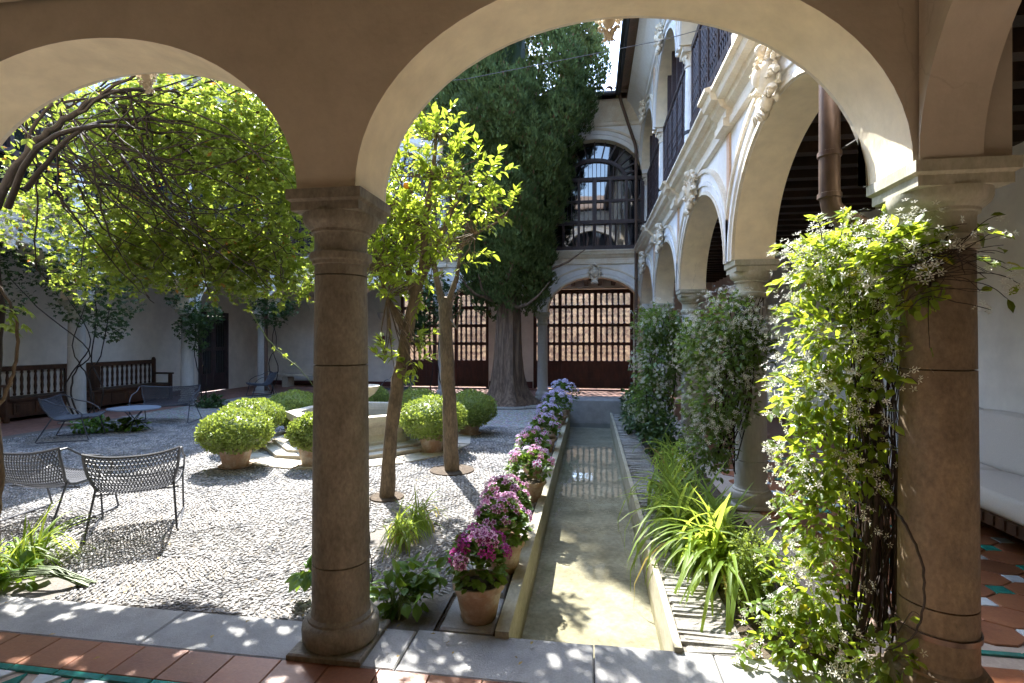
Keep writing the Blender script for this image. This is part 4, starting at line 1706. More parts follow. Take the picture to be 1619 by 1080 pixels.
q.box((-7.17, 16.8575, 1.52), (-6.98, 16.8595, 1.70))
q.box((-6.99, 16.8570, 1.38), (-6.93, 16.8590, 1.72))
q.build('red_block', PRINTRED, t)
q = MB()
for z in (1.66, 1.60, 1.54, 1.48):
    q.box((-6.88, 16.8573, z), (-6.66, 16.8592, z + .014))
q.build('text_lines', PRINTGREY, t)


def lamp(loc, label, rz):
    t = thing('wall_lamp', loc, label, 'lamp', None, rz)
    q = MB()
    q.lathe([(.02, -.20), (.09, -.12), (.13, -.02), (.145, .06), (.14, .06), (.0, .0)], 16, caps=False)
    q.build('shade', PAPER, t, world=False)
    q = MB()
    q.box((-.03, .03, -.06), (.03, .16, .0))
    q.build('bracket', IRON, t, world=False)


lamp((-7.0, 16.74, 2.45), 'pale half round lamp on the far wall above the notice', 0)
t = thing('lantern', (-11.35, 13.3, 2.5), 'small black lantern on the left wall beside the dark door', 'lamp')
q = MB()
q.lathe([(.03, -.2), (.09, -.18), (.11, .08), (.13, .09), (.03, .2), (.01, .26)], 6, smooth=False)
q.build('body', IRON, t, world=False)
q = MB()
q.tube([(0, 0, .24), (-.12, 0, .30), (-.25, 0, .28)], .012, 6)
q.build('bracket', IRON, t, world=False)
t = thing('wall_vent', (3.72, 8.8, 2.05), 'small dark square vent on the right gallery wall beside the second capital', 'vent')
q = MB()
q.box((3.735, 8.62, 1.88), (3.749, 8.98, 2.22))
q.build('plate', METAL, t)
for i in range(5):
    q = MB()
    q.box((3.72, 8.65, 1.92 + .055 * i), (3.7345, 8.95, 1.945 + .055 * i))
    q.build('slat', METAL, t)
# ---------------------------------------------------------------- old cypress
CYP = Vector((-2.04, 12.7, 0))
t = thing('cypress_tree', CYP, 'huge old dark cypress towering at the far end of the courtyard', 'tree')
V, Q = [], []
n, rows = 40, 26
for i in range(rows):
    z = -.05 + 6.0 * (i / (rows - 1)) ** 1.5
    r = .34 + .24 * math.exp(-z / .30) + .05 * math.exp(-z / 1.2) - .03 * z
    for j in range(n):
        a = 2 * PI * j / n
        k = 1 + .10 * math.sin(a * 5 + 1 + z * .25) + .06 * math.sin(a * 9 - z * .5) + .045 * math.sin(a * 17 + z) + .30 * math.exp(-z / .3) * max(0, math.sin(a * 4 + .6)) + U(-.015, .015)
        V.append((CYP.x + r * k * math.cos(a) + .02 * z, CYP.y + r * k * math.sin(a), z))
for i in range(rows - 1):
    for j in range(n):
        j2 = (j + 1) % n
        Q.append((i * n + j, i * n + j2, (i + 1) * n + j2, (i + 1) * n + j))
mb = MB()
mb.add(V, Q, 0, True)
mb.build('trunk', CYBARK, t, sharp=70)
PROF = [(2.35, .35), (2.8, .7), (3.4, .9), (4.2, 1.08), (5.2, 1.32), (6.7, 1.78), (8.4, 2.25), (9.3, 2.05), (10.1, 1.5), (11.2, .9), (12.2, .35), (12.8, .1)]


def crad(z):
    for (a, ra), (b, rb) in zip(PROF[:-1], PROF[1:]):
        if a <= z <= b: return ra + (rb - ra) * (z - a) / (b - a)
    return .1


V, Q = [], []
n, rows = 26, 30
for i in range(rows):
    z = 2.6 + (12.2 - 2.6) * i / (rows - 1)
    for j in range(n):
        a = 2 * PI * j / n
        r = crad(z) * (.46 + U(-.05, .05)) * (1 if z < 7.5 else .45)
        V.append((CYP.x + r * math.cos(a), CYP.y + r * math.sin(a), z))
for i in range(rows - 1):
    for j in range(n):
        j2 = (j + 1) % n
        Q.append((i * n + j, i * n + j2, (i + 1) * n + j2, (i + 1) * n + j))
mb = MB()
mb.add(V, Q, 0, True)
cr = mb.build('dark_crown_core', L_DARK, t, sharp=180)  # filler core, the shade between clumps put into its dark colour
cr['kind'] = 'stuff'
PP, DD, NNm, SS = [], [], [], []
nclump = 255
crown_x = CYP.x
for c in range(nclump):
    z = 2.55 + 9.6 * ((c + rng.random()) / nclump) ** .85
    a = c * 2.39996 + rng.normal() * .25
    r0 = crad(z) * (.58 + .34 * rng.random())
    rc = .34 + .30 * rng.random()
    cc = np.array([crown_x + r0 * math.cos(a), CYP.y + r0 * math.sin(a), z])
    front = math.sin(a) < .35
    k = int((1050 if front else 380) * (rc / .45) ** 2)
    out_ = np.array([math.cos(a) * .75, math.sin(a) * .75, .35])
    d = rvec(k) + out_ * .9
    d /= np.linalg.norm(d, axis=1, keepdims=True)
    # each lump breaks into smaller tufts
    lob = 1 + .16 * np.sin(d[:, 0] * 9 + c) * np.sin(d[:, 1] * 8 + c * 2) + .15 * np.sin(d[:, 2] * 10 + c * 3 + d[:, 0] * 4)
    p = cc + d * rc * np.array([.85, .85, 1.2]) * ((.90 + .14 * rng.random(k)) * lob)[:, None]
    PP.append(p)
    DD.append(np.array([0, 0, .9]) + d * .5 + rvec(k) * .45)
    NNm.append(d + rvec(k) * .38)
    SS.append((.07 + .055 * rng.random(k)) * (1 if front else 1.7))
PP, DD, NNm, SS = map(np.concatenate, (PP, DD, NNm, SS))
print('cypress sprays', len(PP))
spray = (np.array([(0, 0, 0), (-.16, .45, .05), (.16, .45, .05), (0, 1, 0), (-.34, .75, .1), (.34, .75, .1)]), np.array([(0, 2, 3), (0, 3, 1), (0, 1, 4), (0, 5, 2)]), np.zeros(4, int))
scatter(t, 'spray', 'crown', [spray], PP, frames(DD, NNm), SS, L_CYP)
for (a, z, l) in ((-.9, 2.45, 1.2), (-2.2, 2.6, 1.0), (-.3, 3.3, 1.7), (3.6, 2.7, 1.1), (-1.5, 3.0, 1.0)):
    q = MB()
    P = [(CYP.x + .25 * math.cos(a) + l * s * math.cos(a + .3 * s), CYP.y + .25 * math.sin(a) + l * s * math.sin(a + .3 * s), z - .15 * math.sin(s * 3) + .5 * s * s) for s in (0, .25, .5, .75, 1)]
    q.tube(P, [.055, .045, .035, .025, .01], 6)
    q.build('branch', CYBARK, t)
q = MB()
P = [(CYP.x + 1.02 * math.cos(2 * PI * i / 40) + .1, CYP.y + .98 * math.sin(2 * PI * i / 40), .02) for i in range(40)]
q.tube(P, .04, 6, closed=True)
tag(q.build('stone_ring', BRICKST), 'low stone ring edging the bed at the foot of the cypress', 'edging')


# ---------------------------------------------------------------- orange trees
OLEAF = [leaf_t(.44, .10, .10), leaf_t(.40, .14, .22), leaf_t(.48, .06, .04)]


def orange_tree(base, trunk, limbs, blobs, ntw, label, singles, fruits):
    t = thing('orange_tree', base, label, 'tree', 'orange trees in the courtyard')
    q = MB()
    pts, rad = trunk
    P, Rr = [], []
    for i in range(len(pts) - 1):
        for k in range(5):
            f_ = k / 5
            P.append(Vector(pts[i]).lerp(Vector(pts[i + 1]), f_) + Vector((U(-.008, .008), U(-.008, .008), 0)))
            Rr.append((rad[i] + (rad[i + 1] - rad[i]) * f_) * U(.94, 1.07))
    P.append(Vector(pts[-1]))
    Rr.append(rad[-1])
    q.tube(P, Rr, 12)
    q.build('trunk', BARK, t, sharp=80)
    ends = []
    for lp, r0, r1 in limbs:
        q = MB()
        k = len(lp)
        q.tube(lp, [r0 + (r1 - r0) * i / (k - 1) for i in range(k)], 8)
        q.build('branch', BARK, t, sharp=80)
        ends += [np.array(p) for p in lp[1:]]
    ends = np.array(ends)
    c, d = in_blobs(blobs, ntw, .25)
    tw = MB()
    PP, DD, NN_, SS = [], [], [], []
    for i in range(ntw):
        e = ends[np.argmin(np.linalg.norm(ends - c[i], axis=1))]
        if np.linalg.norm(e - c[i]) < .9:
            mid = (e + c[i]) / 2 + rvec(1)[0] * .05
            tw.tube([e, mid, c[i]], [.008, .006, .004], 4, caps=False)
        dr = d[i] * .7 + np.array([0, 0, .55]) + rvec(1)[0] * .45
        dr /= np.linalg.norm(dr)
        L_ = .16 + .14 * rng.random()
        tip = c[i] + dr * L_
        tw.tube([c[i], c[i] + dr * L_ * .5 + rvec(1)[0] * .01, tip], [.0045, .0035, .002], 4, caps=False)
        m_ = rng.integers(9, 14)
        for k in range(m_):
            s = (k + .5) / m_
            side = rvec(1)[0]
            side = side - dr * side.dot(dr)
            side /= np.linalg.norm(side) + 1e-6
            PP.append(c[i] + dr * L_ * s)
            DD.append(side * (1.0 - .5 * s) + dr * (.45 + .6 * s) + np.array([0, 0, -.18]))
            NN_.append(np.array([0, 0, 1.0]) + rvec(1)[0] * .55)
            SS.append(.060 + .045 * rng.random())
    tw.build('twigs', BARK, t, sharp=80)['kind'] = 'stuff'
    scatter(t, 'leaf', 'foliage', OLEAF, np.array(PP), frames(np.array(DD), np.array(NN_)), np.array(SS), L_ORANGE, single=singles)
    for p in fruits:
        q = MB()
        q.ball(p, .036, 12, 9)
        q.build('orange', ORANGEFRUIT, t)


w = W
blob = lambda px, py, Y, rx, ry, rd, wt: (*w(px, py, Y), rx * Y * 1.03 / F, rd, ry * Y * 1.03 / F, wt)
orange_tree((-2.05, 5.04, 0), ([w(612, 787, 5.04), w(617, 700, 5.04), w(630, 600, 5.06), w(648, 505, 5.08), w(662, 445, 5.1)], [.078, .066, .063, .060, .056]),
            [([w(662, 447, 5.1), w(690, 390, 5.1), w(715, 330, 5.15), w(735, 280, 5.2)], .05, .016), ([w(655, 470, 5.1), w(640, 400, 5.2), w(645, 330, 5.25), w(660, 260, 5.2)], .045, .014),
             ([w(668, 435, 5.1), w(672, 350, 4.95), w(685, 270, 4.9), w(690, 210, 4.9)], .045, .014), ([w(640, 520, 5.06), w(612, 470, 5.0), w(595, 420, 4.95)], .03, .012),
             ([w(690, 390, 5.1), w(750, 370, 5.0), w(800, 345, 4.95)], .025, .008)],
            [blob(690, 225, 4.9, 38, 52, .30, 1.0), blob(735, 285, 4.9, 52, 52, .26, 1.5), blob(648, 295, 5.0, 50, 60, .36, 1.6), blob(610, 350, 5.0, 40, 60, .38, 1.3), blob(690, 350, 4.9, 60, 50, .25, 1.3),
             blob(780, 335, 4.75, 38, 28, .18, .6), blob(622, 430, 5.0, 38, 45, .35, 1.1), blob(720, 395, 4.8, 50, 28, .2, .6), blob(660, 440, 4.9, 40, 30, .25, .5), blob(615, 575, 4.95, 22, 25, .12, .15), blob(650, 560, 4.95, 20, 45, .12, .2), blob(565, 330, 5.4, 45, 80, .5, 1.3), blob(555, 430, 5.5, 38, 55, .45, .9), blob(602, 410, 5.3, 36, 60, .32, 1.3), blob(600, 335, 5.55, 38, 60, .35, 1.0), blob(640, 390, 4.9, 42, 45, .2, .9)],
            370, 'orange tree with leaning trunk and bright yellow green crown, next to the left foreground column', 300, [w(643, 294, 4.85)])
orange_tree((-1.68, 6.2, 0), ([w(715, 746, 6.17), w(711, 650, 6.17), w(706, 560, 6.18), w(705, 490, 6.2), w(706, 470, 6.2)], [.094, .086, .083, .09, .065]),
            [([w(706, 485, 6.2), w(722, 440, 6.15), w(728, 400, 6.15), w(740, 350, 6.2)], .04, .012), ([w(700, 485, 6.2), w(690, 440, 6.2), w(680, 380, 6.25), w(690, 310, 6.3)], .05, .014),
             ([w(708, 500, 6.2), w(722, 520, 6.05), w(730, 470, 6.0)], .02, .006)],
            [blob(722, 400, 6.15, 26, 30, .25, .7), blob(680, 350, 6.3, 35, 50, .35, 1.3), blob(650, 390, 6.3, 30, 40, .3, .8), blob(628, 392, 6.5, 38, 50, .35, 1.0), blob(615, 320, 6.8, 38, 58, .4, 1.0)],
            85, 'second orange tree with straight pollarded trunk rising from a round earth pit', 120, [])
for (x, y, r) in ((-1.68, 6.2, .27), (-2.05, 5.04, .17)):
    q = MB()
    q.lathe([(.0, .004), (r, .002), (r + .01, -.04)], 20, c=(x, y, 0), caps=False)
    tag(q.build('tree_pit', SOIL), kind='structure')

# ---------------------------------------------------------------- creeper canopy over the left of the court
t = thing('climbing_vine', (-4.1, 2.95, 0), 'big creeper with tangled brown stems and sunlit leaves filling the left arch', 'vine')


def spline(P, m):
    P = [Vector(p) for p in P]
    out = []
    for i in range(len(P) - 1):
        a, b, c, d = P[max(i - 1, 0)], P[i], P[i + 1], P[min(i + 2, len(P) - 1)]
        for k in range(m):
            s = k / m
            out.append(.5 * ((2 * b) + (c - a) * s + (2 * a - 5 * b + 4 * c - d) * s * s + (3 * b - a - 3 * c + d) * s ** 3))
    out.append(P[-1])
    return out


def stem(pts, r0, r1, name='stem', mat=None, m=6, n=6, parent=None, wob=.006):
    q = MB()
    P = [p + Vector((U(-wob, wob), U(-wob, wob), U(-wob, wob))) for p in spline(pts, m)]
    k = len(P)
    q.tube(P, [r0 + (r1 - r0) * i / (k - 1) for i in range(k)], n)
    return q.build(name, mat or STEM, parent or t, sharp=80)


stem([(-4.0, 2.93, 0), (-4.05, 2.95, .9), (-4.02, 3.0, 1.7), w(-10, 340, 3.05), w(45, 240, 3.1), w(110, 185, 3.2), w(185, 145, 3.35), w(290, 150, 3.8), w(400, 200, 4.3)], .042, .006, 'trunk', m=8, n=10, wob=.01)
stem([(-4.15, 2.9, 0), (-4.2, 3.0, 1.2), w(-60, 420, 3.0), w(-20, 330, 3.05), w(30, 270, 3.1), w(60, 190, 3.2), w(110, 160, 3.3), w(250, 150, 3.7)], .026, .006, 'trunk', m=8, n=8)
stem([w(10, 330, 3.0), w(60, 235, 3.05), w(150, 200, 3.3), w(260, 215, 3.8), w(330, 270, 4.2), w(420, 330, 4.3)], .022, .006)
stem([w(40, 300, 3.0), w(120, 210, 3.2), w(200, 190, 3.6), w(330, 200, 4.0), w(440, 260, 4.3)], .018, .005)
# thin hanging tangle
for k in range(150):
    x0, y0, Y0 = U(20, 240), U(140, 300), U(3.1, 3.9)
    x1, y1, Y1 = x0 + U(40, 280), y0 + U(-70, 230), Y0 + U(-.2, .9)
    x1 = min(x1, 470)
    mid = (x0 + x1) / 2 + U(-45, 45), (y0 + y1) / 2 - U(-60, 60)
    if k < 90:
        stem([w(x0, y0, Y0), w(mid[0], mid[1], (Y0 + Y1) / 2), w(x1, y1, Y1)], U(.005, .012), .003, n=4, wob=.012)
    else:
        xc, yc = U(180, 460), U(180, 420)
        Yc = U(3.5, 4.5)
        stem([w(xc, yc, Yc), w(xc + U(-40, 40), yc + U(10, 50), Yc), w(xc + U(-90, 90), yc + U(-30, 90), Yc + U(-.2, .2))], U(.003, .006), .002, n=4, wob=.012)
CANB = [(-4.6, 4.5, 2.9, 1.1, .9, .95, 1.2), (-3.6, 4.35, 3.05, 1.1, .85, .85, 1.5), (-2.95, 4.25, 2.75, .65, .75, .75, 1.1), (-2.7, 4.5, 3.45, .55, .7, .6, .9), (-2.5, 4.2, 2.6, .35, .6, .6, .5), (-3.5, 4.4, 2.2, .98, .55, .42, 1.2), (-3.9, 4.7, 3.6, 1.3, .8, .45, .9), (-3.3, 4.2, 3.65, .9, .6, .4, .9), (-4.4, 4.3, 3.6, .8, .6, .4, .5),
        (-4.4, 4.3, 2.25, .6, .45, .4, .5), (-3.6, 4.3, 2.3, 1.0, .5, .4, 1.3), (-2.75, 4.3, 2.05, .42, .4, .34, .3)]
P, d = in_blobs(CANB, 44000, 0)
ns = np.sin(P[:, 0] * 5.1 + np.sin(P[:, 2] * 4) * 1.3) * np.sin(P[:, 1] * 4.3 + 1) + np.sin(P[:, 2] * 6.2 + P[:, 0] * 2)
gxs, gys = P[:, 0] + .44 * P[:, 2], P[:, 1] - .785 * P[:, 2]
hole = np.sin(gxs * 11 + 2 * np.sin(gys * 5)) * np.sin(gys * 17 + 1.7 * np.sin(gxs * 7)) + .7 * np.sin(gxs * 23 + gys * 9) * np.sin(gys * 29 - gxs * 6)  # gaps carved along the sun's direction so light dapples the slabs
ok = (hole < .60) & (P[:, 1] - .79 * P[:, 2] < 2.62 + .12 * ns) & (P[:, 1] > 2.95) & (P[:, 0] < -.555 * P[:, 1] + rng.normal(size=len(P)) * .05) & (rng.random(len(P)) < .72 + .25 * ns)
# under the arch head the creeper stays back so the plaster shows
P, d = P[ok], d[ok]
print('vine leaves', len(P))
n = len(P)
D = rvec(n) * np.array([1, 1, .5]) + np.array([.1, -.2, -.35])
Nn = rvec(n) * .6 + np.array([-.2, .3, 1.0])
FANS = [fan_t(5, 1.2, .40), fan_t(5, 1.35, .36), fan_t(3, .9, .46)]
scatter(t, 'leaf', 'foliage', FANS, P, frames(D, Nn), .034 + .034 * rng.random(n), L_VINE, single=300)
# the few dim leaves hanging before the soffit at the upper left
pp, dd = [], []
for (px, py) in [(30, 150), (60, 155), (85, 160), (20, 175), (45, 185), (100, 165), (15, 205), (130, 150), (150, 145), (40, 220), (0, 165), (25, 195)]:
    pp.append(np.array(w(px, py, 2.98)))
pp = np.array(pp)
scatter(t, 'leaf', 'foliage', FANS, pp, frames(rvec(len(pp)) * .6 + np.array([0, 0, -.7]), rvec(len(pp)) + np.array([0, -1.0, .3])), np.full(len(pp), .075), L_VINE, single=len(pp))

# a loose sprig and pale shoot at the left edge
t = thing('vine_shoot', (-4.0, 2.95, .0), 'thin pale shoot with a tuft of bright leaves at the left picture edge', 'vine')
stem([w(-20, 660, 2.95), w(0, 640, 2.95), w(22, 590, 2.95), w(28, 530, 2.95), w(15, 480, 2.95), w(-10, 440, 2.95)], .012, .008, 'stem', BARK)
stem([w(-6, 1000, 2.9), w(-5, 840, 2.9), w(2, 740, 2.92), w(-4, 660, 2.95)], .018, .014, 'stem', BARK)
pp = np.array([w(U(-10, 42), U(485, 525), 2.95 + U(-.1, .1)) for i in range(16)])
scatter(t, 'leaf', 'leaves', FANS, pp, frames(rvec(16) * .6 + np.array([.6, 0, -.2]), rvec(16) * .4 + np.array([0, .2, 1])), np.full(16, .085), L_VINE, single=16)


# ---------------------------------------------------------------- climbers on the left columns
def climber(loc, label, blobs, nleaf, stems, size=.06, mat=None):
    global t
    t = thing('climbing_vine', loc, label, 'vine', 'climbers on the left columns')
    for s_ in stems: stem(s_, .018, .007, m=5, n=5, wob=.012)
    P, d = in_blobs(blobs, nleaf, .0)
    n = len(P)
    scatter(t, 'leaf', 'foliage', FANS[2:], P, frames(rvec(n) + np.array([0, 0, -.4]), rvec(n) * .6 + np.array([0, 0, 1])), size + .03 * rng.random(n), mat or L_DARK)


cx_, cy_ = -9.6, 8.63
climber((cx_ + .25, cy_ - .1, 0), 'dark climber with twisted bare stems on the column before the long bench',
        [(-9.1, 8.4, 2.5, .95, .6, .75, 1.2), (-8.6, 8.1, 3.0, .9, .7, .6, 1), (-9.6, 8.0, 3.3, .9, .7, .6, 1), (-8.9, 8.5, 1.9, .35, .35, .35, .3), (-10.0, 7.6, 2.6, .5, .5, .6, .5)], 2600,
        [[(-9.45, 8.45, 0), (-9.15, 8.4, .5), (-9.3, 8.35, 1.0), (-9.55, 8.35, 1.5), (-9.3, 8.4, 2.3)], [(-9.3, 8.5, 0), (-9.0, 8.45, .6), (-9.2, 8.4, 1.2), (-9.1, 8.4, 1.9), (-9.0, 8.3, 2.6)],
         [(-9.5, 8.35, .1), (-9.65, 8.3, .7), (-9.3, 8.25, 1.15), (-9.1, 8.3, 1.6), (-9.5, 8.2, 2.4)], [(-9.35, 8.4, 0), (-9.5, 8.3, .5), (-9.45, 8.3, 1.0), (-9.2, 8.35, 1.4), (-9.9, 8.0, 2.2), (-10.2, 7.7, 2.8)], [(-9.2, 8.5, 0), (-9.25, 8.4, .9), (-9.0, 8.4, 1.3), (-8.6, 8.2, 2.2)]], .055)
climber((-9.4, 11.3, 0), 'small dark climber round the top of the column by the double door',
        [(-9.45, 11.2, 1.9, .45, .4, .35, 1), (-9.1, 11.1, 2.2, .5, .4, .3, .8), (-9.3, 11.2, 1.5, .2, .2, .3, .2), (-9.6, 11.1, 2.6, .4, .4, .4, .5)], 900,
        [[(-9.3, 11.3, 0), (-9.25, 11.2, .6), (-9.4, 11.2, 1.2), (-9.3, 11.1, 2.0)], [(-9.2, 11.3, .1), (-9.1, 11.2, .8), (-9.35, 11.15, 1.5)]], .06)
climber((-9.2, 13.9, 0), 'thin bare climber beside the far left corner column',
        [(-9.1, 13.8, 2.3, .5, .4, .4, 1), (-8.6, 13.7, 2.5, .4, .3, .3, .5), (-9.4, 13.8, 2.7, .4, .3, .3, .5)], 600,
        [[(-9.2, 13.9, 0), (-8.9, 13.8, .7), (-9.1, 13.8, 1.4), (-8.9, 13.7, 2.2)], [(-9.1, 13.9, 0), (-9.2, 13.8, .9), (-8.95, 13.8, 1.5), (-9.1, 13.7, 2.3)]], .07)
climber((-4.3, 14.0, 0), 'dark climber on the far arcade behind the pollarded orange trunk',
        [(-4.2, 13.7, 2.6, .8, .4, .8, 1), (-4.7, 13.7, 2.0, .4, .3, .5, .5)], 900, [[(-4.0, 13.9, 0), (-4.15, 13.8, 1), (-4.0, 13.7, 2.2)], [(-4.4, 13.9, 0), (-4.3, 13.8, 1.2), (-4.6, 13.7, 2.4)]], .09)

# ---------------------------------------------------------------- star jasmine on the right-hand columns
JLEAF = [leaf_t(.50, .08, .10), leaf_t(.42, .12, .2), leaf_t(.55, .05, .06)]
STAR = [flower_t(5, .34, 0, .10), flower_t(5, .30, 0, .3)]


def jasmine(loc, label, blobs, nleaf, nflow, stems, mat, lsize, fsize, singles, fsingles, bias):
    global t
    t = thing('jasmine_climber', loc, label, 'climbing plant', 'jasmine on the right-hand columns')
    for s_, r in stems: stem(s_, r, r * .4, n=4 if r < .01 else 8, m=7, wob=.003)
    P, d = in_blobs(blobs, nleaf, .35)
    ok = (P[:, 2] > .01) & ((P[:, 0] - loc[0]) ** 2 + (P[:, 1] - loc[1]) ** 2 > .15 ** 2)
    P, d = P[ok], d[ok]
    n = len(P)
    D = d * .8 + rvec(n) * .75 + np.array(bias) + np.array([0, 0, -.15])
    scatter(t, 'leaf', 'foliage', JLEAF, P, frames(D, rvec(n) * .7 + np.array([-.2, .2, .9]) + d * .3), lsize * (.65 + .6 * rng.random(n)), mat, single=singles)
    # flowers in sprays near the surface
    k = nflow // 6
    C, dc = in_blobs(blobs, k * 2, .85)
    C = C + dc * .03
    ok = (dc[:, 0] * -.6 + dc[:, 1] * -.4 + dc[:, 2] * .5 > -.35) & (C[:, 2] > .05)
    C, dc = C[ok][:k], dc[ok][:k]
    m_ = 6
    FP = (C[:, None, :] + rng.normal(size=(len(C), m_, 3)) * .026 * (fsize / .014) ** .7).reshape(-1, 3)
    FD = np.repeat(dc, m_, axis=0)
    nrm = FD * .8 + rvec(len(FP)) * .6 + np.array([-.2, -.3, .3])
    side = np.cross(nrm, rvec(len(FP)))
    scatter(t, 'flower', 'blossom', STAR, FP, frames(side, nrm), fsize * (.8 + .45 * rng.random(len(FP))), P_WHITE, single=fsingles)


jb = lambda px, py, Y, rx, ry, rd, wt: (*w(px, py, Y), rx * Y * .95 / F, rd, ry * Y * .95 / F, wt)
YJ = 2.86
st1 = []
for k in range(70):
    x = U(1345, 1440)
    y0, y1 = U(880, 1050), U(370, 620)
    Yk = U(2.72, 2.95)
    st1.append(([w(x + U(-25, 10), y0, Yk), w(x + U(-22, 22), (y0 + y1) / 2 + 90, Yk + U(-.06, .06)), w(x + U(-22, 22), (y0 + y1) / 2 - 60, Yk + U(-.05, .05)), w(x + U(-40, 40), y1, Yk)], U(.0025, .006)))
for k in range(26):
    x, y0 = U(1420, 1500), U(380, 470)
    st1.append(([w(x - 30, y0 + U(0, 30), 2.42), w(x + U(0, 40), y0 + U(-20, 20), 2.36), w(x + U(60, 120), y0 + U(-40, 40), 2.40)], U(.002, .004)))
for k in range(0):
    x, y0 = U(1420, 1450), U(600, 950)
    st1.append(([w(x, y0, 2.55), w(x + U(20, 60), y0 + U(-30, 60), 2.40), w(x + U(0, 30), y0 + U(60, 160), 2.42)], U(.002, .004)))
st1.append(([w(1410, 800, 2.5), w(1432, 830, 2.42), w(1458, 890, 2.4), w(1460, 960, 2.4), w(1440, 1010, 2.44), w(1400, 1030, 2.55)], .007))
st1.append(([w(1330, 1060, 2.75), w(1370, 960, 2.7), w(1385, 800, 2.75), w(1380, 600, 2.78), w(1400, 430, 2.75)], .016))
st1.append(([w(1310, 1050, 2.8), w(1350, 940, 2.8), w(1372, 780, 2.82), w(1360, 580, 2.82)], .013))
jasmine((1.54, 2.585, 0), 'largest flowering jasmine, climbing the right foreground column in full sun',
        [jb(1372, 400, YJ, 100, 46, .22, 1.2), jb(1310, 425, YJ, 66, 52, .20, .9), jb(1320, 530, YJ, 78, 82, .22, 1.3), jb(1300, 620, YJ, 72, 70, .22, 1.1), jb(1305, 720, YJ, 68, 85, .22, 1.2), jb(1300, 830, YJ, 62, 85, .22, 1.0),
         jb(1285, 930, YJ, 72, 66, .24, 1.0), jb(1265, 1020, 2.8, 88, 52, .22, 1.1), jb(1390, 500, 2.75, 60, 80, .12, .35), jb(1400, 1040, 2.55, 60, 34, .12, .3), jb(1375, 700, 2.75, 40, 120, .1, .25), jb(1430, 395, 2.5, 62, 42, .12, .7), jb(1440, 455, 2.44, 45, 50, .08, .35), jb(1400, 560, 2.6, 40, 70, .1, .3), jb(1405, 420, 2.62, 60, 60, .12, .5)],
        3900, 2100, st1, L_JAS, .064, .0170, 300, 200, (-.25, -.1, .0))
pp = np.array([w(px + U(-12, 12), py + U(-12, 12), 2.42) for px, py in ((1480, 400), (1500, 380), (1455, 415), (1520, 360), (1560, 365), (1585, 390), (1590, 420), (1600, 350), (1430, 440), (1545, 470), (1465, 560), (1470, 500), (1450, 600), (1440, 700), (1462, 990), (1420, 980), (1560, 430), (1610, 440), (1420, 380), (1600, 470))])
for p_ in pp:
    stem([w(1470, 440, 2.43) if p_[2] > 1.5 else w(1420, 1000, 2.5) if p_[2] < .5 else w(1420, 620, 2.5), (np.array(w(1462, 430, 2.40)) * .3 + p_ * .7 + np.array([0, 0, .03])) if p_[2] > 1.5 else p_ + np.array([-.04, 0, .03]), p_], .0025, .0012, n=4, m=5, wob=.001)
n = len(pp)
scatter(t, 'leaf', 'foliage', JLEAF, pp, frames(rvec(n) * .8 + np.array([0, 0, -.3]), rvec(n) * .5 + np.array([0, -.6, .6])), .055 + .02 * rng.random(n), L_JAS, single=n)
pf = np.array([w(px + U(-9, 9), py + U(-9, 9), 2.4) for px, py in ((1475, 395), (1480, 410), (1500, 395), (1600, 440), (1605, 450), (1598, 458), (1590, 448), (1610, 445), (1550, 485), (1556, 490), (1450, 420), (1440, 432), (1590, 345)) for _ in range(3)])
n = len(pf)
scatter(t, 'flower', 'blossom', STAR, pf, frames(rvec(n), rvec(n) * .5 + np.array([-.3, -.8, .3])), .015 + .004 * rng.random(n), P_WHITE, single=n)
# shoots leaving the mass, each with leaf pairs and a terminal cluster
def shoots(spots, Y, out_px, lsz, fsz, mat):
    LP, LD, FPs = [], [], []
    for (px, py, ox, oy) in spots:
        a_, b_ = np.array(w(px, py, Y)), np.array(w(px + ox, py + oy, Y + U(-.12, .05)))
        mid_ = (a_ + b_) / 2 + np.array([0, 0, .03])
        stem([a_, mid_, b_], .003, .0015, n=4, m=5, wob=.001)
        dr = b_ - a_
        dr = dr / np.linalg.norm(dr)
        for k in range(4):
            p = a_ + (b_ - a_) * (.35 + .2 * k) + np.array([0, 0, .03 * math.sin(PI * (.35 + .2 * k))])
            for sgn in (-1, 1):
                sd = np.cross(dr, [0, 0, 1.0]) * sgn + rvec(1)[0] * .4
                LP.append(p)
                LD.append(sd + dr * .5)
        for k in range(5):
            FPs.append(b_ + rvec(1)[0] * .024)
    LP, LD, FPs = np.array(LP), np.array(LD), np.array(FPs)
    n = len(LP)
    scatter(t, 'leaf', 'foliage', JLEAF, LP, frames(LD, rvec(n) * .5 + np.array([-.2, .1, .9])), lsz * (.7 + .5 * rng.random(n)), mat)
    nn = rvec(len(FPs)) * .6 + np.array([-.3, -.4, .4])
    scatter(t, 'flower', 'blossom', STAR, FPs, frames(np.cross(nn, rvec(len(FPs))), nn), fsz * (.85 + .3 * rng.random(len(FPs))), P_WHITE)


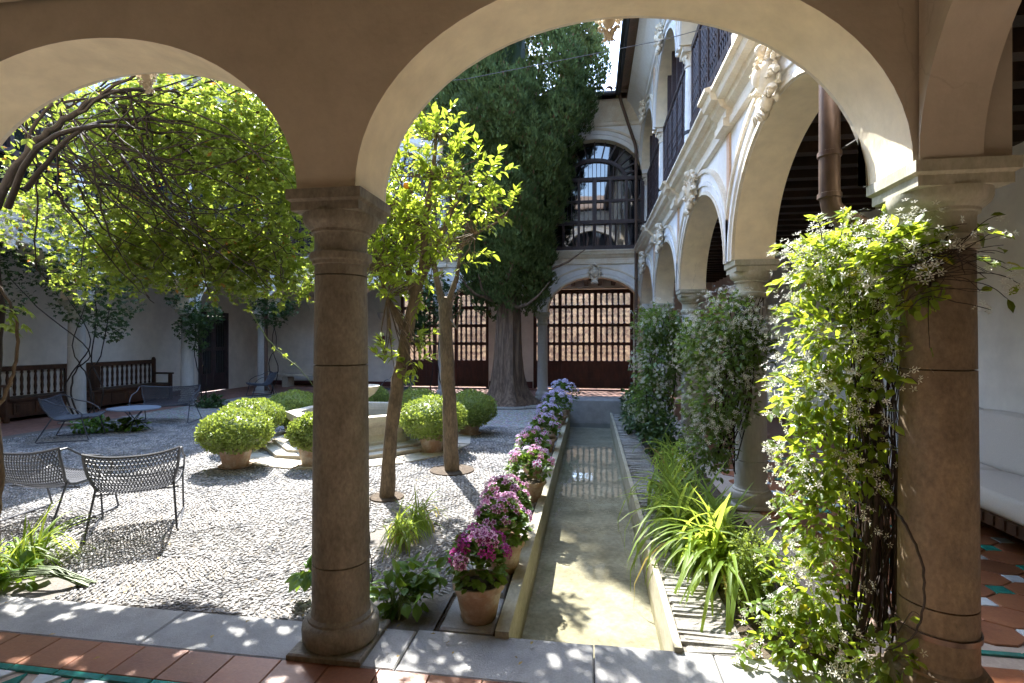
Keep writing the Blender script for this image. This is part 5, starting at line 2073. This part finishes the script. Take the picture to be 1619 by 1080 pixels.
shoots([(1260, 400, -36, -4), (1255, 450, -34, 8), (1262, 500, -32, -6), (1250, 600, -34, 4), (1245, 640, -30, 16), (1240, 720, -26, -12), (1250, 790, -28, 8), (1230, 880, -30, 4), (1215, 960, -34, 10), (1190, 1030, -22, 14), (1300, 380, -10, -34),
        (1350, 365, -14, -26), (1400, 362, 6, -24), (1460, 370, 34, -26), (1490, 390, 60, -30), (1500, 410, 70, 10), (1480, 440, 56, 24), (1440, 520, 30, 30), (1425, 600, 34, 18), (1415, 680, 30, 30), (1330, 372, 8, -30), (1505, 380, 90, -6), (1495, 400, 105, 30)],
       2.74, None, .058, .017, L_JAS)
st2 = [([w(U(1130, 1180), U(680, 760), 5.15), w(U(1130, 1190), 620, 5.1), w(U(1140, 1200), 540, 5.1), w(U(1150, 1210), 470, 5.12)], U(.004, .010)) for _ in range(26)]
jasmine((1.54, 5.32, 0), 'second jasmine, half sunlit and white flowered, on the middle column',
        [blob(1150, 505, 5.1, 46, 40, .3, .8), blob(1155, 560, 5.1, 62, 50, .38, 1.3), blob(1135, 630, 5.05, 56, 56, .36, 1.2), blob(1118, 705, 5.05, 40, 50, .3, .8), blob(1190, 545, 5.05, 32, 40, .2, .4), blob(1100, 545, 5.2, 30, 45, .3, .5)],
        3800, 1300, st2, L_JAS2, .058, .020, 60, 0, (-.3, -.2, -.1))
st3 = [([w(U(1020, 1070), 650, 7.9), w(U(1020, 1070), 580, 7.9), w(U(1030, 1070), 500, 7.95)], U(.005, .012)) for _ in range(12)]
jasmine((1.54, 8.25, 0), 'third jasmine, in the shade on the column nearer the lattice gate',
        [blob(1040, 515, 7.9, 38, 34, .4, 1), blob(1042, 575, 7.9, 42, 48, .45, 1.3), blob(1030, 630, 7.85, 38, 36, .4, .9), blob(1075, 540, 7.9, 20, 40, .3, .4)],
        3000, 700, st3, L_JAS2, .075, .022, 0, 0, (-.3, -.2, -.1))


# ---------------------------------------------------------------- strap-leaved clumps
def strap_mesh(droop, w_=.038, n=9):
    V, Q = [], []
    for i in range(n):
        s = i / (n - 1)
        a = droop * s ** 1.6
        y = (math.sin(a * .9) / max(a, .05) * s if a > .05 else 0) * 1.0
        y = s * math.sin(.18 + a * .75)
        z = s * math.cos(.18 + a * .75)
        ww = w_ * (1 - .15 * (1 - s)) * (1 - s ** 3.5) ** .7 * (.6 + .4 * min(1, s * 5))
        V += [(-ww / 2, y - .0, z), (0, y + .25 * ww, z - .2 * ww), (ww / 2, y, z)]
    for i in range(n - 1):
        k = 3 * i
        Q += [(k, k + 1, k + 4, k + 3), (k + 1, k + 2, k + 5, k + 4)]
    q = MB()
    q.add(V, Q, 0, True)
    return q.mesh('leaf', L_STRAP, 180)


STRAPS = [strap_mesh(d) for d in (.3, .7, 1.1, 1.5, 1.9, 2.3)]


def strap_plant(loc, label, nleaf, L_, spread, lean=(0, 0), group='strap-leaved clumps', wide=1.0, bases=None):
    t = thing('strap_leaf_plant', loc, label, 'plant', group)
    for i in range(nleaf):
        a = U(0, 2 * PI)
        r = U(0, 1) ** .5 * spread
        b = random.choice(bases) if bases else (0, 0)
        l = L_ * U(.55, 1.1)
        M = Matrix.Translation((b[0] + r * math.cos(a), b[1] + r * math.sin(a), -.01)) @ Matrix.Rotation(-a + PI / 2 + U(-.7, .7) + lean[0], 4, 'Z') @ Matrix.Rotation(-U(.0, .35), 4, 'X') @ Matrix.Diagonal((l * wide * U(.8, 1.2), l, l, 1))
        put('leaf', random.choice(STRAPS), t, M)


strap_plant((-1.46, 4.1, 0), 'dark green strap leaved clump at the foot of the leaning orange trunk', 130, .40, .22, wide=1.0)
strap_plant((-3.92, 2.95, 0), 'bright strap leaved clump at the lower left edge', 130, .48, .2, wide=1.1)
strap_plant((.80, 3.95, 0), 'big bright arching strap leaved clump beside the water channel', 400, .74, .24, wide=1.15, bases=[(-.04, 0), (-.08, .45), (.1, .1), (-.08, .9), (.12, -.25), (.0, -.1)])
strap_plant((.98, 6.4, 0), 'dark strap leaved clump in shade between the first two jasmines', 130, .62, .3, bases=[(0, 0), (0, .5), (-.05, -.4)])
strap_plant((.9, 9.6, 0), 'shaded clump of thin leaves near the far end of the channel', 80, .55, .25, bases=[(0, 0), (0, .6)])


def leafy(loc, label, blobs, n, temps, size, mat, singles, stems=True, name='leafy_plant', cat='plant', group=None, bias=(0, 0, .2)):
    t = thing(name, loc, label, cat, group)
    P, d = in_blobs(blobs, n, .2)
    ok = P[:, 2] > .01
    P, d = P[ok], d[ok]
    if stems:
        q = MB()
        for i in range(0, len(P), max(1, len(P) // 40)):
            q.tube([(loc[0] + U(-.05, .05), loc[1] + U(-.05, .05), 0), Vector(loc).lerp(Vector(P[i]), .5) + Vector((0, 0, .05)), P[i]], [.005, .004, .002], 4, caps=False)
        q.build('stems', GSTEM, t, sharp=80)
    n = len(P)
    scatter(t, 'leaf', 'foliage', temps, P, frames(d * .7 + rvec(n) * .6 + np.array(bias) * .0, d * .4 + rvec(n) * .4 + np.array([0, 0, 1.0])), size * (.7 + .5 * rng.random(n)), mat, single=singles)
    return t


BROAD = [leaf_t(.75, .08, .15), leaf_t(.65, .1, .25)]
leafy((-1.12, 2.86, 0), 'low dark leafy plant in the earth pit behind the foreground column', [(-1.10, 2.9, .12, .22, .16, .12, 1), (-1.0, 3.0, .2, .15, .12, .08, .5)], 120, BROAD, .095, L_BROAD, 120)
leafy((-1.62, 2.98, 0), 'single lobed bright leaf shoot left of the foreground column', [(-1.72, 2.96, .18, .06, .05, .05, 1)], 5, [fan_t(5, 1.4, .5)], .15, L_BROAD, 5)
leafy((-3.25, 2.95, 0), 'low broad leaves below the bright strap clump', [(-3.65, 2.83, .09, .15, .10, .07, 1)], 22, BROAD, .11, L_BROAD, 40)
leafy((1.08, 3.25, 0), 'small upright box bush beside the big jasmine', [(*w(1188, 880, 3.25), .14, .15, .16, 1), (*w(1185, 930, 3.25), .15, .15, .14, 1)], 1500, [leaf_s(.55)], .026, L_BOX, 150)
leafy((-8.15, 8.0, 0), 'low dark leafy plants beside the shaded chair', [(-8.5, 7.75, .12, .35, .25, .13, 1), (-8.0, 8.0, .1, .3, .2, .1, .6)], 260, BROAD, .10, L_BROAD, 0)
leafy((-8.9, 11.3, 0), 'low dark plant at the foot of the column by the double door', [(-8.9, 11.1, .1, .45, .25, .14, 1)], 260, BROAD, .10, L_DARK, 0)
leafy((.7, 11.2, 0), 'dark fern like plant at the far end of the channel bed', [(.95, 10.9, .35, .35, .5, .35, 1), (.8, 9.0, .3, .3, .6, .3, 1)], 900, BROAD, .10, L_DARK, 0)
leafy((1.0, 7.4, 0), 'dark green shrub below the shaded jasmine', [(1.0, 7.5, .3, .3, .6, .35, 1), (.95, 8.3, .3, .3, .5, .35, 1)], 1000, BROAD, .075, L_DARK, 0)

# thin whip growing from the creeper bed in front of the fountain
t = thing('vine_shoot', (-1.45, 2.95, 0), 'thin dark whip arching up beside the foreground column', 'vine')
stem([w(592, 985, 2.95), w(588, 900, 2.95), w(583, 830, 2.95), w(586, 780, 2.98)], .004, .002, 'stem', STEM, n=5)
t = thing('vine_shoot', (-2.6, 4.4, 0), 'long arching green shoot hanging from the creeper', 'vine')
stem([w(395, 490, 4.4), w(430, 545, 4.4), w(470, 580, 4.4), w(495, 610, 4.4)], .006, .002, 'stem', GSTEM, n=5)
pp = np.array([w(px, py, 4.4) for px, py in ((410, 515), (432, 548), (450, 560), (465, 575), (400, 495), (440, 550))])
scatter(t, 'leaf', 'leaves', FANS, pp, frames(rvec(6), rvec(6) * .4 + np.array([0, 0, 1])), np.full(6, .05), L_VINE, single=6)


# ---------------------------------------------------------------- clipped box balls in pots
def pot_mesh(r0, r1, h, rim=True):
    q = MB()
    prof = [(r0 * .96, .0), (r0, .01), (r0 + (r1 - r0) * .5, h * .5), (r0 + (r1 - r0) * .8, h * .80)]
    if rim:
        prof += [(r1 * 1.02, h * .815), (r1 * 1.06, h * .84), (r1 * 1.07, h * .93), (r1 * 1.05, h * .995), (r1 * .98, h), (r1 * .94, h * .97), (r1 * .90, h * .85)]
    else:
        prof += [(r1, h * .97), (r1 * .97, h), (r1 * .9, h * .96)]
    q.lathe(prof, 28, caps=False)
    return q.mesh('pot', POT)


def ball_pot(loc, label, R=(.45, .45, .26), zc=.44, mesh=None, seed=0):
    t = thing('box_ball_pot', loc, label, 'potted shrub', 'clipped box balls in pots round the fountain')
    put('pot', POTM, t)
    put('saucer', SAUCER, t)
    s = MB()
    s.lathe([(.0, .285), (.17, .28)], 16, caps=False)
    s.build('soil', SOIL, t, world=False)
    q = MB()
    q.ball((0, 0, zc), tuple(r * .86 for r in R), 20, 14, jit=.03)
    q.build('inner_shrub', L_BOX, t, world=False)
    n = 4200
    d = rvec(n)
    lump = 1 + .05 * np.sin(d[:, 0] * 7 + seed) * np.sin(d[:, 1] * 6 + seed * 2) + .03 * np.sin(d[:, 2] * 9 + d[:, 0] * 5)
    P = d * np.array(R) * (.86 + .15 * rng.random(n) ** .7)[:, None] * lump[:, None] + np.array([0, 0, zc]) + np.array(loc)
    scatter(t, 'leaf', 'foliage', [leaf_s(.62), leaf_s(.5)], P, frames(d * .25 + rvec(n) * .8 + np.array([0, 0, .2]), d + rvec(n) * .45), .036 + .022 * rng.random(n), L_BOX)
    return t


POTM = pot_mesh(.145, .205, .30)
SAUCER = MB().lathe([(.0, .004), (.19, .004), (.20, .02), (.19, .022), (.175, .012), (0, .012)], 24, caps=False).mesh('saucer', POT)
ball_pot((-4.42, 5.95, 0), 'nearest box ball pot in full sun, left of the fountain', R=(.43, .43, .26), seed=1)
ball_pot((-4.95, 7.0, 0), 'box ball directly behind the nearest sunlit ball', zc=.45, seed=2)
ball_pot((-4.95, 8.15, 0), 'box ball farther back at the left rear of the fountain', R=(.46, .46, .29), zc=.43, seed=3)
ball_pot((-3.50, 6.2, 0), 'box ball before the fountain basin, half hidden by the foreground column', R=(.30, .30, .23), zc=.41, seed=4)
ball_pot((-2.24, 7.2, 0), 'sunlit box ball in a tall terracotta pot between the two orange trunks', R=(.47, .47, .30), zc=.47, seed=5)
ball_pot((-2.95, 8.6, 0), 'box ball behind the pair of orange trunks, right rear of the fountain', R=(.44, .44, .29), zc=.45, seed=6)
ball_pot((-2.02, 8.6, 0), 'box ball showing right of the pollarded orange trunk', R=(.44, .44, .30), zc=.42, seed=7)
ball_pot((-4.25, 9.7, 0), 'small dark box ball beyond the pedestal bowl', R=(.34, .34, .28), zc=.40, seed=8)

# ---------------------------------------------------------------- geranium pots along the channel
GP = pot_mesh(.10, .142, .215)
GP2 = pot_mesh(.11, .16, .20)
GLEAF = [leaf_t(1.0, .10, .05), leaf_t(.9, .16, .12)]


def head_mesh(inner, outer, k=8):
    """one flower head: florets on a small dome"""
    V0, F0, M0 = flower_t(5, .62, 1, .18, inner=0)
    VV, FF, MM, n = [], [], [], 0
    for i in range(k):
        a = i * 2.4
        r = .9 * math.sqrt((i + .3) / k)
        nrm = np.array([[r * math.cos(a), r * math.sin(a), 1.0 - .5 * r * r]])
        Rm = frames(np.cross(nrm, rvec(1)), nrm)[0] * U(.021, .030)
        VV.append(V0 @ Rm.T + np.array([r * math.cos(a) * .050, r * math.sin(a) * .050, .024 * (1 - r * r) + U(-.010, .012)]))
        FF.append(F0 + n)
        MM.append(M0)
        n += len(V0)
    return np_mesh('flower_head', np.concatenate(VV), np.concatenate(FF), [inner, outer], False, np.concatenate(MM))


HEADS = {k: [head_mesh(a, b, m) for m in (5, 7, 9)] for k, (a, b) in {'dark': (P_DARK, P_MAG), 'purple': (P_DARK, P_EDGE), 'magenta': (P_MAG, P_EDGE), 'pink': (P_MAG, P_PALE), 'lilac': (P_LIL, P_PALE), 'pale': (P_PALE, P_PALE)}.items()}


def geranium(x, y, kinds, label, nh=20, R=(.17, .17, .14), zc=.33, potm=None, nl=420, s=1.0):
    zc -= .045
    t = thing('geranium_pot', (x, y, 0), label, 'flower pot', 'geranium pots along the water channel')
    put('pot', potm or GP, t)
    q = MB()
    q.lathe([(0, .19), (.115, .185)], 16, caps=False)
    q.build('soil', SOIL, t, world=False)
    n = nl
    d = rvec(n)
    d[:, 2] = np.where(d[:, 2] < -.35, -d[:, 2], d[:, 2])
    rr = .45 + .55 * rng.random(n) ** .5
    P = d * np.array(R) * (rr * (1 + .18 * np.sin(d[:, 0] * 5 + x * 40) * np.sin(d[:, 1] * 4 + y * 9)))[:, None] + np.array([x, y, zc])
    scatter(t, 'leaf', 'foliage', GLEAF, P, frames(d * .8 + rvec(n) * .5, d * .5 + rvec(n) * .35 + np.array([0, 0, .8])), .042 + .02 * rng.random(n), L_GER, single=25)
    q = MB()
    for i in range(nh):
        a = i * 2.399 + U(-.3, .3)
        r = math.sqrt((i + .5) / nh)
        dv = Vector((math.cos(a) * r, math.sin(a) * r, math.sqrt(max(0.0, 1.02 - r * r)) * .95))
        p = Vector((dv.x * R[0] * 1.12, dv.y * R[1] * 1.12, zc + dv.z * R[2] * 1.15 + U(-.01, .04)))
        q.tube([(p.x * .4, p.y * .4, zc), (p.x * .8, p.y * .8, zc + (p.z - zc) * .75), p], .0022, 4, caps=False)
        nn = (dv + Vector((U(-.3, .3), U(-.35, .25), U(0, .3)))).normalized()
        put('flower_head', random.choice(HEADS[random.choice(kinds)]), t, Matrix.Translation(p) @ nn.to_track_quat('Z', 'Y').to_matrix().to_4x4() @ Matrix.Rotation(U(0, 6), 4, 'Z') @ Matrix.Scale(U(.75, 1.2) * s, 4))
    q.build('stems', GSTEM, t, world=False, sharp=80)


geranium(-.635, 2.93, ['dark', 'dark', 'purple'], 'nearest flower pot, dark purple blooms, standing by the slab edge', 17, (.155, .155, .17), .34)
geranium(-.60, 3.55, ['purple', 'purple', 'magenta'], 'second flower pot from the slab, purple blooms with pale rims', 16, (.165, .165, .16), .34)
geranium(-.66, 4.05, ['purple', 'magenta'], 'third flower pot from the slab, crowded magenta and white blooms', 16, (.17, .17, .15), .35)
geranium(-.60, 5.15, ['pink', 'magenta'], 'flower pot with yellow green leaves and pink purple blooms on top', 15, (.21, .21, .15), .36, GP2)
geranium(-.68, 6.2, ['magenta', 'pink', 'pink'], 'flower pot of mixed hot pink and pale blooms, mid channel', 15, (.19, .19, .16), .36, GP2)
geranium(-.64, 7.4, ['pink', 'lilac'], 'flower pot of pink and lilac blooms past mid channel', 15, (.20, .20, .17), .36, GP2)
geranium(-.66, 8.4, ['lilac'], 'flower pot of lilac blooms in shade', 15, (.21, .21, .18), .38, GP2)
geranium(-.58, 9.6, ['lilac', 'pale'], 'flower pot of pale lilac blooms near the far trough', 20, (.26, .26, .24), .42, GP2, s=1.15)
geranium(-.55, 10.5, ['pale'], 'farthest and palest lilac flower pot, against the trough block', 22, (.28, .28, .26), .50, GP2, s=1.25)
# a few fallen leaves and petals on the paving
n = 130
FL = np.stack([rng.uniform(-5.2, .2, n), 2.75 + 3.6 * rng.random(n) ** 1.6, np.full(n, .022)], axis=1)
FL[:, 1] = np.where(rng.random(n) < .25, rng.uniform(2.1, 2.7, n), FL[:, 1])
ok = (FL[:, 0] < -.9) | (FL[:, 1] < 2.7)
FL = FL[ok]
n = len(FL)
DRY = leafmat('fallen_dry_leaf', (.26, .19, .06), trans=.2, var=.5, rough=.6)
VV = np.concatenate([leaf_s(.5)[0] @ np.diag([k, k, k * .6]) @ frames(rvec(1) * np.array([1, 1, .15]), np.array([[0, 0, 1.0]]))[0].T + p for p, k in zip(FL, rng.uniform(.018, .04, n))])
FF = np.concatenate([leaf_s(.5)[1] + 4 * i for i in range(n)])
fl = put('fallen_leaves', np_mesh('fallen_leaves', VV, FF, DRY))
tag(fl, kind='stuff')
print('objects', len(bpy.data.objects))
